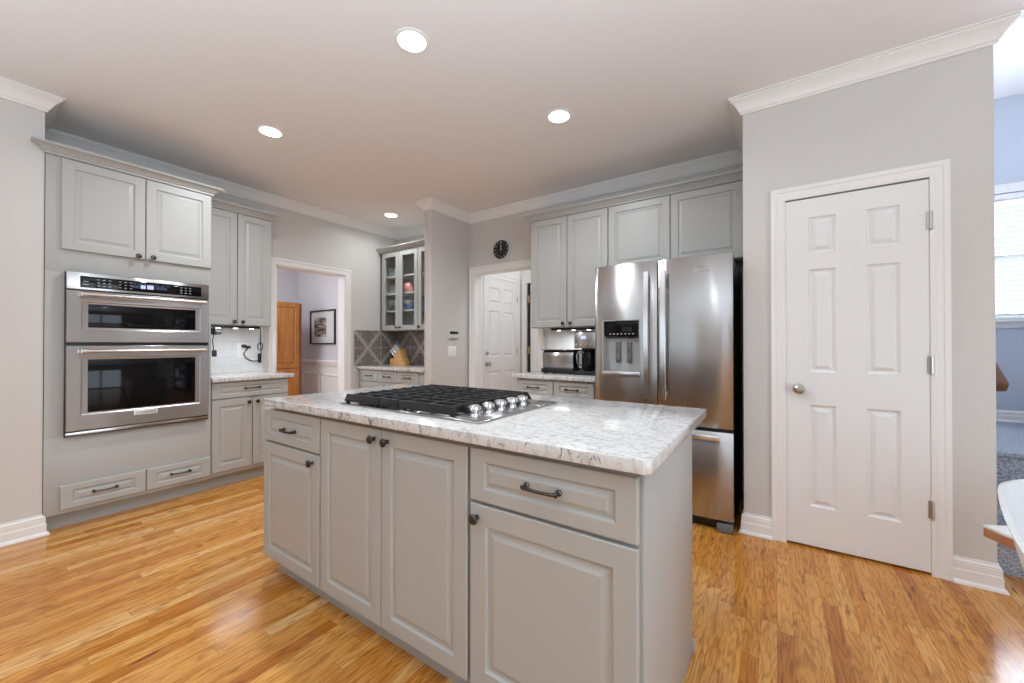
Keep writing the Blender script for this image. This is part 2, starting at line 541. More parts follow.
class MB:
    def __init__(self):
        self.bm = bmesh.new()

    def _add(self, bm2, mx=I4):
        me = bpy.data.meshes.new('tmp')
        bmesh.ops.transform(bm2, matrix=mx, verts=bm2.verts)
        bm2.to_mesh(me)
        bm2.free()
        self.bm.from_mesh(me)
        bpy.data.meshes.remove(me)
        return self

    def box(self, x0, x1, y0, y1, z0, z1, bev=0.0, mx=I4, seg=2):
        b = bmesh.new()
        bmesh.ops.create_cube(b, size=1)
        for v in b.verts:
            v.co = Vector(((x0 + x1) / 2 + v.co.x * (x1 - x0), (y0 + y1) / 2 + v.co.y * (y1 - y0), (z0 + z1) / 2 + v.co.z * (z1 - z0)))
        if bev:
            bmesh.ops.bevel(b, geom=list(b.edges), offset=bev, segments=seg, profile=0.5, affect='EDGES')
        return self._add(b, mx)

    def prism(self, pts, h0, h1, mx=I4, bev=0.0):
        """polygon in (u,v), extruded along n from h0 to h1"""
        b = bmesh.new()
        lo = [b.verts.new((p[0], p[1], h0)) for p in pts]
        hi = [b.verts.new((p[0], p[1], h1)) for p in pts]
        b.faces.new(list(reversed(lo)))
        b.faces.new(hi)
        n = len(pts)
        for i in range(n):
            b.faces.new((lo[i], lo[(i + 1) % n], hi[(i + 1) % n], hi[i]))
        bmesh.ops.recalc_face_normals(b, faces=b.faces)
        if bev:
            bmesh.ops.bevel(b, geom=list(b.edges), offset=bev, segments=2, profile=0.5, affect='EDGES')
        return self._add(b, mx)

    def lathe(self, prof, mx=I4, seg=24, closed=False):
        """profile of (radius, n) turned about the n axis"""
        b = bmesh.new()
        rings = []
        for r, h in prof:
            if r < 1e-6:
                rings.append([b.verts.new((0, 0, h))])
            else:
                rings.append([b.verts.new((r * math.cos(2 * PI * k / seg), r * math.sin(2 * PI * k / seg), h)) for k in range(seg)])
        for a, c in zip(rings, rings[1:]):
            for k in range(seg):
                k2 = (k + 1) % seg
                if len(a) == 1 and len(c) == 1:
                    continue
                if len(a) == 1:
                    b.faces.new((a[0], c[k2], c[k]))
                elif len(c) == 1:
                    b.faces.new((a[k], a[k2], c[0]))
                else:
                    b.faces.new((a[k], a[k2], c[k2], c[k]))
        bmesh.ops.recalc_face_normals(b, faces=b.faces)
        return self._add(b, mx)

    def tube(self, pts, rad, seg=10, mx=I4, flat=1.0):
        b = bmesh.new()
        pts = [Vector(p) for p in pts]
        rs = rad if isinstance(rad, (list, tuple)) else [rad] * len(pts)
        rings = []
        up = None
        for i, p in enumerate(pts):
            t = (pts[min(i + 1, len(pts) - 1)] - pts[max(i - 1, 0)]).normalized()
            if up is None:
                up = Vector((0, 0, 1)) if abs(t.z) < 0.9 else Vector((1, 0, 0))
            s = t.cross(up).normalized()
            up = s.cross(t).normalized()
            rings.append([b.verts.new(p + rs[i] * (math.cos(2 * PI * k / seg) * s + flat * math.sin(2 * PI * k / seg) * up)) for k in range(seg)])
        for a, c in zip(rings, rings[1:]):
            for k in range(seg):
                b.faces.new((a[k], a[(k + 1) % seg], c[(k + 1) % seg], c[k]))
        b.faces.new(list(reversed(rings[0])))
        b.faces.new(rings[-1])
        bmesh.ops.recalc_face_normals(b, faces=b.faces)
        return self._add(b, mx)

    def sweep(self, path, prof, fn, closed=False):
        """profile of (d, h): d to the right of the 2-D path (mitred), h along the third axis; fn(a, b, h) -> point"""
        b = bmesh.new()
        P = [Vector(p) for p in path]
        n = len(P)
        rings = []
        for i in range(n):
            dirs = []
            if i > 0:
                dirs.append((P[i] - P[i - 1]).normalized())
            if i < n - 1:
                dirs.append((P[i + 1] - P[i]).normalized())
            nr = [Vector((d.y, -d.x)) for d in dirs]
            if len(nr) == 1:
                off = nr[0]
            else:
                s = nr[0] + nr[1]
                off = s / (1 + nr[0].dot(nr[1]))
            rings.append([b.verts.new(fn(P[i].x + off.x * d, P[i].y + off.y * d, h)) for d, h in prof])
        k = len(prof)
        for a, c in zip(rings, rings[1:]):
            for j in range(k):
                b.faces.new((a[j], a[(j + 1) % k], c[(j + 1) % k], c[j]))
        b.faces.new(list(reversed(rings[0])))
        b.faces.new(rings[-1])
        bmesh.ops.recalc_face_normals(b, faces=b.faces)
        return self._add(b)

    def panel(self, mx, w, h, t, panels, rings, edge=0.003, glazed=False):
        """slab w x h x t whose front carries moulded panels (u0,u1,v0,v1); glazed leaves each panel open right through"""
        b = bmesh.new()
        us = sorted({0, edge, w - edge, w} | {p[0] for p in panels} | {p[1] for p in panels})
        vs = sorted({0, edge, h - edge, h} | {p[2] for p in panels} | {p[3] for p in panels})
        g = {}
        for i, u in enumerate(us):
            for j, v in enumerate(vs):
                rim = i in (0, len(us) - 1) or j in (0, len(vs) - 1)
                g[i, j] = b.verts.new((u, v, t - edge if rim else t))
        q = {}

        def back(i, j):
            if (i, j) not in q:
                q[i, j] = b.verts.new((us[i], vs[j], 0))
            return q[i, j]
        done = set()
        for p in panels:
            i0, i1, j0, j1 = us.index(p[0]), us.index(p[1]), vs.index(p[2]), vs.index(p[3])
            for i in range(i0, i1):
                for j in range(j0, j1):
                    done.add((i, j))
            outer = [(i, j0) for i in range(i0, i1)] + [(i1, j) for j in range(j0, j1)] + \
                    [(i, j1) for i in range(i1, i0, -1)] + [(i0, j) for j in range(j1, j0, -1)]
            if glazed:
                for a, c in zip(outer, outer[1:] + outer[:1]):
                    b.faces.new((g[a], g[c], back(*c), back(*a)))
                continue
            cu, cv_ = (p[0] + p[1]) / 2, (p[2] + p[3]) / 2
            hu, hv = (p[1] - p[0]) / 2, (p[3] - p[2]) / 2
            prev = [g[a] for a in outer]
            for ins, dn in rings:
                cur = []
                for a in outer:
                    u, v = us[a[0]], vs[a[1]]
                    cur.append(b.verts.new((cu + (u - cu) * (hu - ins) / hu, cv_ + (v - cv_) * (hv - ins) / hv, t + dn)))
                for k in range(len(outer)):
                    k2 = (k + 1) % len(outer)
                    b.faces.new((prev[k], prev[k2], cur[k2], cur[k]))
                prev = cur
            b.faces.new(prev)
        for i in range(len(us) - 1):
            for j in range(len(vs) - 1):
                if (i, j) in done:
                    continue
                b.faces.new((g[i, j], g[i + 1, j], g[i + 1, j + 1], g[i, j + 1]))
                if glazed:
                    b.faces.new((back(i, j), back(i, j + 1), back(i + 1, j + 1), back(i + 1, j)))
        rim = [(i, 0) for i in range(len(us) - 1)] + [(len(us) - 1, j) for j in range(len(vs) - 1)] + \
              [(i, len(vs) - 1) for i in range(len(us) - 1, 0, -1)] + [(0, j) for j in range(len(vs) - 1, 0, -1)]
        for a, c in zip(rim, rim[1:] + rim[:1]):
            b.faces.new((g[a], back(*a), back(*c), g[c]))
        if not glazed:
            b.faces.new([back(*a) for a in rim])
        bmesh.ops.recalc_face_normals(b, faces=b.faces)
        return self._add(b, mx)

    def build(self, name, mat, parent=None, angle=24):
        me = bpy.data.meshes.new(name)
        if parent is not None:
            bmesh.ops.translate(self.bm, verts=self.bm.verts, vec=-WORLD[parent])
        self.bm.to_mesh(me)
        self.bm.free()
        for m in (mat if isinstance(mat, list) else [mat]):
            me.materials.append(m)
        me.shade_smooth()
        me.set_sharp_from_angle(angle=math.radians(angle))
        o = bpy.data.objects.new(name, me)
        COL.objects.link(o)
        if parent is not None:
            o.parent = parent
            WORLD[o] = WORLD[parent]
        else:
            WORLD[o] = Vector((0, 0, 0))
        return o


def tag(o, label=None, cat=None, group=None, kind=None):
    if label:
        o['label'] = label
    if cat:
        o['category'] = cat
    if group:
        o['group'] = group
    if kind:
        o['kind'] = kind
    return o


def thing(name, label, cat, loc, group=None):
    o = bpy.data.objects.new(name, None)
    COL.objects.link(o)
    o.location = loc
    o.empty_display_size = 0.05
    WORLD[o] = Vector(loc)
    return tag(o, label, cat, group)


def struct(mb, name, mat, label=None, parent=None):
    o = mb.build(name, mat, parent)
    if parent is None:
        tag(o, label, None, None, 'structure')
    elif label:
        tag(o, label)
    return o


def center(o):
    """move a one-mesh thing's origin to the base of its box"""
    vs = [v.co.copy() for v in o.data.vertices]
    c = Vector(((min(v.x for v in vs) + max(v.x for v in vs)) / 2, (min(v.y for v in vs) + max(v.y for v in vs)) / 2, min(v.z for v in vs)))
    o.data.transform(Matrix.Translation(-c))
    o.location = c
    WORLD[o] = c
    return o


def copy_tree(o, loc, label):
    """a thing, its parts and their sub-parts"""
    def cp(src, par):
        c = src.copy()
        COL.objects.link(c)
        if par is not None:
            c.parent = par
        for ch in list(src.children):
            cp(ch, c)
        return c
    r = cp(o, None)
    r.location = loc
    r['label'] = label
    return r


def text(mb, s, size, mx, depth=0.0006, align='CENTER'):
    cu = bpy.data.curves.new('lettering', 'FONT')
    cu.body = s
    cu.size = size
    cu.align_x = align
    cu.align_y = 'CENTER'
    cu.extrude = depth
    ob = bpy.data.objects.new('lettering', cu)
    COL.objects.link(ob)
    dg = bpy.context.evaluated_depsgraph_get()
    me = bpy.data.meshes.new_from_object(ob.evaluated_get(dg))
    b = bmesh.new()
    b.from_mesh(me)
    mb._add(b, mx)
    bpy.data.objects.remove(ob)
    bpy.data.meshes.remove(me)
    bpy.data.curves.remove(cu)


# ------------------------------------------------------------------ the setting
CZ = 2.74
XW = -4.40          # back wall of the oven run
YF = 3.665          # wall behind the refrigerator
XL = -3.80          # near left wall face
YP = 2.89           # pantry wall
XPL, XPR = -0.171, 0.885

struct(MB().box(-7.4, 3.4, -3.3, 5.3, -0.06, 0.0), 'floor', M['floor'], 'honey oak strip floor with glossy finish')
struct(MB().box(-4.52, XPR, -3.12, 3.79, CZ, CZ + .1).box(XPR, 3.32, -3.12, 2.90, CZ, CZ + .1)
       .box(-7.32, -4.52, 0.4, 3.87, CZ, CZ + .1).box(XPR - .1, 2.1, 2.90, 5.17, 3.27, 3.37), 'ceiling', M['ceiling'], 'flat warm white painted ceiling')
struct(MB().box(-4.52, XL, -3.0, 0.405, 0, CZ), 'wall_near_left', M['wall'], 'plain grey wall left of the oven cabinet')
struct(MB().box(-4.52, XW, .405, 2.055, 0, CZ).box(-4.52, XW, 2.864, 3.79, 0, CZ).box(-4.52, XW, 2.055, 2.864, 2.033, CZ), 'wall_left', M['wall'],
       'grey wall with the open doorway to the dining room')
struct(MB().box(XW, -3.012, YF, 3.79, 0, CZ).box(-2.12, XPR - .11, YF, 3.79, 0, CZ).box(-3.012, -2.12, YF, 3.79, 2.037, CZ), 'wall_back', M['wall'],
       'grey wall behind the refrigerator and under the clock')
struct(MB().box(-3.19, -3.085, 3.03, YF, 0, CZ, .004), 'wall_stub', M['wall'], 'short grey wall stub carrying the thermostat and light switch')
struct(MB().box(XPL, .05, YP, 3.0, 0, CZ).box(.66, XPR, YP, 3.0, 0, CZ).box(.05, .66, YP, 3.0, 2.052, CZ)
       .box(XPL, XPL + .1, 3.0, YF, 0, CZ).box(XPR - .11, XPR, 3.0, 5.05, 0, 3.27), 'wall_pantry', M['wall'], 'grey wall around the white pantry door')
# stair hall
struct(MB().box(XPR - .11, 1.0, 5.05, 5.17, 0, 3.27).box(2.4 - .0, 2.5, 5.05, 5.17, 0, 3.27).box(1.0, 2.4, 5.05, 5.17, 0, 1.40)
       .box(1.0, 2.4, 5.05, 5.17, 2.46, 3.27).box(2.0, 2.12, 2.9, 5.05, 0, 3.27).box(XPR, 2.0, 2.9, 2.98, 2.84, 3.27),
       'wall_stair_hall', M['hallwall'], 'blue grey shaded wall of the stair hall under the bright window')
# kitchen walls out of the picture: windows behind the camera, patio opening on the right
w = MB()
for x0, x1 in ((-4.52, -2.8), (-1.2, .1), (1.7, 3.32)):
    w.box(x0, x1, -3.12, -3.0, 0, CZ)
for x0, x1 in ((-2.8, -1.2), (.1, 1.7)):
    w.box(x0, x1, -3.12, -3.0, 0, .75).box(x0, x1, -3.12, -3.0, 2.25, CZ)
struct(w, 'wall_front', M['wall'], 'grey wall with two windows behind the viewpoint')
struct(MB().box(3.2, 3.32, -3.0, -1.4, 0, CZ).box(3.2, 3.32, 1.0, 2.9, 0, CZ).box(3.2, 3.32, -1.4, 1.0, 2.2, CZ).box(2.12, 3.32, 2.9, 2.98, 0, CZ),
       'wall_right', M['wall'], 'grey wall with the wide patio opening')
# dining room and mudroom beyond the two doorways
struct(MB().box(-7.32, -4.52, 3.75, 3.87, 0, CZ).box(-7.32, -7.2, .4, 3.75, 0, CZ).box(-7.32, -6.5, .28, .4, 0, CZ).box(-4.9, -4.52, .28, .4, 0, CZ)
       .box(-6.5, -4.9, .28, .4, 0, .7).box(-6.5, -4.9, .28, .4, 2.3, CZ), 'wall_dining', M['dining'], 'pale lilac grey dining room wall behind the framed picture')
struct(MB().box(-3.13, -3.011, 3.79, 4.81, 0, 2.6).box(-3.011, -2.90, 4.69, 4.81, 0, 2.6).box(-2.06, -1.5, 4.69, 4.81, 0, 2.6).box(-2.90, -2.06, 4.69, 4.81, 2.04, 2.6)
       .box(-1.62, -1.5, 3.79, 4.69, 0, 2.6), 'wall_mudroom', M['trim'], 'white mudroom walls behind the cased opening')
struct(MB().box(-3.13, -1.5, 3.79, 4.81, 2.6, 2.7), 'ceiling_mudroom', M['trim'], 'white mudroom ceiling')
struct(MB().box(-3.13, -1.5, 5.6, 5.66, 0, 2.6).box(-3.13, -3.01, 4.81, 5.6, 0, 2.6).box(-1.62, -1.5, 4.81, 5.6, 0, 2.6).box(-3.13, -1.5, 4.81, 5.66, 2.6, 2.7), 'wall_beyond_mudroom', M['wall'], 'wall beyond the mudroom door')

CROWN = [(0, -.095), (.012, -.095), (.012, -.083), (.020, -.078), (.027, -.063), (.042, -.040), (.056, -.026), (.066, -.020), (.066, -.010), (.076, -.008), (.076, 0), (0, 0)]
xy = lambda z: (lambda a, b, h: Vector((a, b, z + h)))
c = MB()
c.sweep([(XL, -3.0), (XL, .405), (XW, .405), (XW, YF), (-3.19, YF), (-3.19, 3.03), (-3.085, 3.03), (-3.085, YF), (XPL, YF), (XPL, YP), (XPR, YP), (XPR, 2.90)], CROWN, xy(CZ))
struct(c, 'trim_1', M['trim'], 'white crown moulding around the kitchen ceiling')
BASE = [(0, 0), (.030, 0), (.028, .010), (.020, .018), (.017, .020), (.017, .066), (.014, .072), (.014, .100), (.011, .102), (.013, .109), (.006, .119), (.005, .128), (0, .128)]
b_ = MB()
b_.sweep([(XL, -3.0), (XL, .405), (-3.868, .405)], BASE, xy(0))
struct(b_, 'baseboard_left', M['trim'], 'white baseboard of the near left wall')
b_ = MB()
b_.sweep([(XPL, 2.96), (XPL, YP), (-.023, YP)], BASE, xy(0))
b_.sweep([(.733, YP), (XPR, YP), (XPR, 3.1)], BASE, xy(0))
struct(b_, 'baseboard_pantry', M['trim'], 'white baseboard either side of the pantry door')
b_ = MB()
b_.sweep([(-3.19, 3.2), (-3.19, 3.03), (-3.085, 3.03), (-3.085, YF)], BASE, xy(0))
struct(b_, 'baseboard_stub', M['trim'], 'white baseboard around the short wall stub')

CASE = [(0, 0), (0, .012), (.008, .015), (.018, .016), (.022, .013), (.046, .016), (.050, .020), (.062, .021), (.072, .021), (.072, 0)]


def casing(name, mx, u0, u1, v1, label):
    fn = lambda a, b, h: mx @ Vector((a, b, h))
    return struct(MB().sweep([(u1, 0), (u1, v1), (u0, v1), (u0, 0)], CASE, fn), name, M['trim'], label)


casing('trim_2', south(0, YP, 0), .049, .661, 2.052, 'white moulded casing around the pantry door')
casing('trim_3', south(0, YF, 0), -3.0, -2.12, 2.037, 'white casing of the opening under the clock')
casing('trim_4', east(XW, 0, 0), 2.055, 2.864, 2.033, 'white casing of the doorway to the dining room')
casing('trim_5', south(0, 4.69, 0), -2.90, -2.06, 2.04, 'white casing of the far mudroom doorway')
casing('trim_6', east(-3.011, 0, 0), 3.83, 4.585, 2.035, 'white casing of the mudroom entry door')
# jamb linings
struct(MB().box(-4.525, -4.395, 2.852, 2.866, 0, 2.04).box(-4.525, -4.395, 2.053, 2.067, 0, 2.04).box(-4.525, -4.395, 2.053, 2.866, 2.022, 2.04), 'trim_7', M['trim'], 'white jamb lining of the dining doorway')
struct(MB().box(-3.013, -2.999, YF - .005, 3.795, 0, 2.04).box(-3.01, -2.1, YF - .005, 3.795, 2.03, 2.045), 'trim_8', M['trim'], 'white jamb lining of the opening under the clock')

SIX = [(.003, -.006), (.010, -.0115), (.016, -.013), (.034, -.003), (.037, -.001)]


def knob_profile():
    return [(.030, 0), (.030, .006), (.012, .010), (.011, .026), (.022, .034), (.028, .046), (.026, .058), (.014, .066), (0, .067)]


# pantry door
dx0, dz0 = .048, .012
pan = [(a - dx0, b - dx0, c0 - dz0, c1 - dz0) for a, b in ((.160, .284), (.414, .550)) for c0, c1 in ((.243, .834), (1.026, 1.626), (1.722, 1.932))]
d1 = struct(MB().panel(south(dx0, 2.918, dz0), .613, 2.032, .035, pan, SIX), 'door_1', M['door'], 'white six-panel pantry door, closed')
struct(MB().lathe(knob_profile(), south(.112, 2.883, .926), 28), 'door_knob', M['nickel'], 'satin nickel knob', d1)
for z in (1.829, 1.082, .338):
    struct(MB().tube([(.664, 2.874, z - .045), (.664, 2.874, z + .045)], .0065, 10).lathe([(0, 0), (.005, .003), (.007, .008)], frame((.664, 2.874, z - .053), (1, 0, 0), (0, 1, 0), (0, 0, 1)), 10)
           .box(.650, .679, 2.879, 2.884, z - .044, z + .044), 'hinge', M['nickel'], 'nickel hinge', d1)
struct(MB().box(.055, .1, 2.995, 3.0, .0, .2), 'trim_9', M['trim'])
# mudroom entry door in the left wall of the mudroom (seen from +x)
pan = [(a, b, c0, c1) for a, b in ((.10, .33), (.42, .65)) for c0, c1 in ((.24, .83), (1.02, 1.60), (1.70, 1.90))]
d2 = struct(MB().panel(east(-3.03, 3.833, .01), .750, 2.02, .04, pan, SIX), 'door_2', M['door'], 'white six-panel mudroom door')
struct(MB().lathe(knob_profile(), east(-2.99, 3.885, .942), 24), 'door_knob', M['nickel'], 'nickel knob', d2)
struct(MB().lathe([(.028, 0), (.028, .006), (.020, .012), (.018, .02), (0, .021)], east(-2.99, 3.885, 1.079), 24), 'deadbolt', M['nickel'], 'round nickel deadbolt', d2)
for z in (1.803, 1.099, .35):
    struct(MB().box(-2.995, -2.985, 4.575, 4.592, z - .045, z + .045, .003), 'hinge', M['nickel'], 'nickel hinge', d2)
struct(MB().box(-2.893, -2.862, 4.70, 4.725, 0, 2.035), 'gap_shade', M['black'], 'black strip painting the shaded gap at the hinge side of the far mudroom door')  # black colour stands in for the shade in the door gap
# door standing ajar in the far mudroom doorway, hinged on the left
pan = [(a, b, c0, c1) for a, b in ((.10, .34), (.44, .68)) for c0, c1 in ((.24, .83), (1.02, 1.60), (1.70, 1.90))]
th = math.radians(12)
mx = frame((-2.852, 4.735, .01), (math.cos(th), math.sin(th), 0), (0, 0, 1), (math.sin(th), -math.cos(th), 0))
d3 = struct(MB().panel(mx, .78, 2.02, .04, pan, SIX), 'door_3', M['door'], 'white mudroom door standing slightly ajar')
for z in (1.815, 1.103, .35):
    struct(MB().box(-2.876, -2.848, 4.672, 4.694, z - .05, z + .05, .003), 'hinge', M['brass'], 'antique brass hinge', d3)

# window of the stair hall with its blind
wf = MB()
WX0, WX1, WZ0, WZ1 = 1.0, 2.4, 1.40, 2.46
fn = lambda a, b, h: south(0, 5.05, 0) @ Vector((a, b, h))
wf.sweep([(WX1, WZ0), (WX1, WZ1), (WX0, WZ1), (WX0, WZ0)], CASE, fn)
wf.box(WX0 - .1, WX1 + .1, 4.98, 5.06, WZ0 - .025, WZ0)
wf.box(WX0 - .07, WX1 + .07, 5.03, 5.06, WZ0 - .075, WZ0 - .025)
w1 = struct(wf, 'window_1', M['trim'], 'bright window over the stair landing')
sash = MB()
sash.box(WX0, WX0 + .05, 5.10, 5.15, WZ0, WZ1).box(WX1 - .05, WX1, 5.10, 5.15, WZ0, WZ1).box(WX0, WX1, 5.10, 5.15, WZ0, WZ0 + .06).box(WX0, WX1, 5.10, 5.15, WZ1 - .06, WZ1)
sash.box(WX0, WX1, 5.10, 5.14, 1.91, 1.95)
for x in (1.47, 1.56, 1.94):
    sash.box(x - .011, x + .011, 5.11, 5.135, WZ0, WZ1)
struct(sash, 'window_sash', M['trim'], None, w1)
struct(MB().box(WX0, WX1, 5.12, 5.124, WZ0, WZ1), 'window_pane', M['pane'], None, w1)
bl = thing('window_blind', 'white slatted blind in the bright stair hall window', 'blind', (1.7, 5.07, WZ0))
MB().box(WX0 + .02, WX1 - .02, 5.055, 5.095, WZ1 - .05, WZ1 - .005, .003).build('head_rail', M['blind'], bl)
sl = MB()
nsl = 24
for i in range(nsl):
    z = WZ0 + .05 + (WZ1 - .06 - WZ0 - .05) * i / (nsl - 1)
    mx = Matrix.Translation((0, 5.075, z)) @ Matrix.Rotation(math.radians(18), 4, 'X')
    sl.box(WX0 + .02, WX1 - .02, -.022, .022, -.0012, .0012, 0, mx)
sl.build('slats', M['blind'], bl)
MB().box(WX0 + .02, WX1 - .02, 5.06, 5.09, WZ0 + .004, WZ0 + .03, .003).build('bottom_rail', M['blind'], bl)
for x in (1.2, 1.505, 2.2):
    MB().box(x - .012, x + .012, 5.0505, 5.0515, WZ0 + .01, WZ1 - .02).build('ladder_tape', M['blind'], bl)

# the stairs
st = MB()
for i in range(3):
    y = 3.11 + .26 * i
    st.box(XPR, 2.0, y, 5.05, .18 * i, .18 * (i + 1))
    st.tube([(XPR, y - .006, .18 * (i + 1) - .016), (2.0, y - .006, .18 * (i + 1) - .016)], .017, 10)
struct(st, 'floor_stairs', M['carpet'], 'grey carpeted stairs up to a landing right of the pantry wall')
b_ = MB()
b_.sweep([(XPR, 5.05), (2.0, 5.05)], [(d, h * .75) for d, h in BASE], xy(.54))
struct(b_, 'baseboard_landing', M['trim'], 'white baseboard above the carpeted stair landing')
hr = thing('handrail', 'dark wooden handrail end beside the stairs right of the pantry wall', 'handrail', (.955, 3.1, .93))
mx = frame((.957, 3.07, .965), (1, 0, 0), (0, .815, .58), (0, -.58, .815))
MB().box(-.028, .028, 0, 1.7, -.03, .03, .012, mx).build('rail', M['walnut'], hr)
for y in (3.3, 4.2):
    z = .965 + (y - 3.07) * .712 - .035
    MB().tube([(XPR, y, z - .05), (.93, y, z - .05), (.955, y, z)], .008, 8).lathe([(.025, 0), (.02, .008), (0, .01)], east(XPR, y, z - .05), 16).build('bracket', M['nickel'], hr)

# dining room wainscot
fnw = lambda a, b, h: south(0, 3.75, 0) @ Vector((a, b, h))
ws = MB()
ws.box(-7.2, -4.52, 3.735, 3.75, 0, .86)
ws.sweep([(-4.52, .83), (-7.2, .83)], [(0, .0), (0, .03), (.02, .032), (.045, .045), (.07, .05), (.085, .04), (.085, 0)], fnw)
ws.box(-7.2, -4.52, 3.72, 3.736, 0, .14)
for x0 in (-7.0, -6.38, -5.55, -4.95):
    x1 = x0 + .52
    for a in ((x0, x1, .66, .685), (x0, x1, .24, .265), (x0, x0 + .025, .24, .685), (x1 - .025, x1, .24, .685)):
        ws.box(a[0], a[1], 3.722, 3.737, a[2], a[3], .004)
struct(ws, 'trim_10', M['trim'], 'white wainscot panelling below the framed picture')
struct(MB().sweep([(-7.2, .4), (-7.2, 3.75), (-4.52, 3.75)], CROWN, xy(CZ)), 'trim_11', M['trim'], 'white crown moulding in the dining room')

# backsplashes
struct(MB().box(XW, XW + .008, 2.985, YF, .914, 1.365).box(XW, -3.19, YF - .008, YF, .914, 1.37), 'trim_12', M['tile'], 'grey damask pattern tile backsplash behind the knife block')
struct(MB().box(XW, XW + .008, 1.285, 1.93, .914, 1.37), 'trim_13', M['subway'], 'white subway tile backsplash with the black cords')
struct(MB().box(-2.0, -1.13, YF - .008, YF, .914, 1.37), 'trim_14', M['subway'], 'white subway tile backsplash behind the coffee maker')

# ------------------------------------------------------------------ cabinets
RP = [(.003, -.0035), (.006, -.008), (.011, -.0095), (.015, -.009), (.034, -.0005)]
RPD = [(.003, -.0035), (.005, -.007), (.009, -.0085), (.012, -.008), (.026, -.0005)]
CORNICE = [(0, 0), (.010, 0), (.010, .012), (.018, .016), (.026, .028), (.044, .042), (.060, .048), (.062, .060), (0, .060)]


def knob(mx, u, v, parent, mat='bronze', s=1.0):
    m2 = mx @ Matrix.Translation((u, v, 0)) @ Matrix.Scale(s, 4)
    return MB().lathe([(.009, 0), (.007, .004), (.006, .013), (.013, .017), (.0165, .021), (.0165, .024), (.013, .028), (.006, .030), (0, .0305)], m2, 20).build('knob', M[mat], parent)


def pull(mx, u, v, parent, mat='bronze', span=.1):
    m2 = mx @ Matrix.Translation((u - span / 2, v, 0))
    s = span
    b = MB()
    b.tube([(0, 0, .016), (.0, .0, .022), (.010, 0, .027), (s * .5, 0, .031), (s - .010, 0, .027), (s, 0, .022), (s, 0, .016)], [.006, .0065, .0052, .0046, .0052, .0065, .006], 10, m2)
    for a in (0, s):
        b.lathe([(.0095, 0), (.0095, .004), (.0065, .008), (.0065, .018), (.008, .024), (0, .026)], m2 @ Matrix.Translation((a, 0, 0)), 14)
    return b.build('pull', M[mat], parent)


def door_part(mx, u0, u1, v0, v1, parent, name='door', knob_at=None, pull_at=None, t=.019, rail=.055, hw='bronze', span=.1):
    m2 = mx @ Matrix.Translation((u0, v0, 0))
    w_, h_ = u1 - u0, v1 - v0
    r = min(rail, h_ * .24)
    d = MB().panel(m2, w_, h_, t, [(rail if w_ > .2 else w_ * .2, w_ - (rail if w_ > .2 else w_ * .2), r, h_ - r)], RP if h_ > .25 else RPD).build(name, M['cab'], parent)
    mf = mx @ Matrix.Translation((0, 0, t))
    if knob_at:
        knob(mf, knob_at[0], knob_at[1], d, hw)
    if pull_at:
        pull(mf, pull_at[0], pull_at[1], d, hw, span)
    return d


def cab_body(mx, u0, u1, v0, v1, depth, parent, bev=.0015):
    return MB().box(u0, u1, v0, v1, -depth, 0, bev, mx).build('body', M['cab'], parent)


# --- island: three base cabinets, the right one closing the end with its panel
IY = .996
fi = south(0, IY, 0)
mid = 'island base cabinet'
iB = thing('base_cabinet', 'wide island cabinet with two tall doors and paired knobs below the cooktop', 'cabinet', (-1.256, 1.33, 0), 'island base cabinets')
cab_body(fi, -1.686, -.827, .095, .860, .66, iB)
door_part(fi, -1.682, -1.268, .100, .858, iB, knob_at=(-1.305, .820))
door_part(fi, -1.263, -.833, .100, .858, iB, knob_at=(-1.226, .818))
MB().box(-1.686, -.827, 0, .095, -.62, -.045, 0, fi).build('toe_kick', M['toe'], iB)
MB().box(-1.686, -0.827, .860, .878, -.655, -.034, 0, fi).build('shaded_top_rail', M['cabdark'], iB)
iA = thing('base_cabinet', 'narrow island cabinet with one drawer and one door at the end nearest the ovens', 'cabinet', (-1.95, 1.33, 0), 'island base cabinets')
cab_body(fi, -2.212, -1.688, .095, .860, .66, iA)
door_part(fi, -2.208, -1.692, .698, .838 + .02, iA, 'drawer', pull_at=(-1.945, .772))
door_part(fi, -2.208, -1.692, .100, .688, iA, knob_at=(-1.742, .652))
MB().box(-2.18, -1.688, 0, .095, -.62, -.045, 0, fi).build('toe_kick', M['toe'], iA)
MB().box(-2.205, -1.688, .860, .878, -.655, -.034, 0, fi).build('shaded_top_rail', M['cabdark'], iA)
iC = thing('base_cabinet', 'island cabinet with one long drawer over a broad door, beside the plain end panel', 'cabinet', (-.55, 1.33, 0), 'island base cabinets')
cab_body(fi, -.825, -.282, .095, .860, .655, iC)
door_part(fi, -.820, -.284, .692, .858, iC, 'drawer', pull_at=(-.552, .778), span=.105)
door_part(fi, -.820, -.284, .100, .681, iC, knob_at=(-.789, .640), rail=.062)
MB().box(-.825, -.30, 0, .095, -.62, -.045, 0, fi).build('toe_kick', M['toe'], iC)
MB().box(-0.825, -0.284, .860, .878, -.655, -.034, 0, fi).build('shaded_top_rail', M['cabdark'], iC)
MB().box(-.282, -.272, -.664, .0, .0, .876, .001, frame((0, IY, 0), (1, 0, 0), (0, -1, 0), (0, 0, 1))).box(-.276, -.262, 1.645, 1.665, 0, .05, .003).build('end_panel', M['cab'], iC)
ct = MB()
ct.prism([(-2.15, .947), (-.262, .947), (-.246, .963), (-.246, 1.855), (-2.15, 1.855)], .878, .914, bev=.0035)
ict = center(tag(ct.build('countertop', M['granite']), 'large white granite countertop with grey veins on the island', 'countertop'))

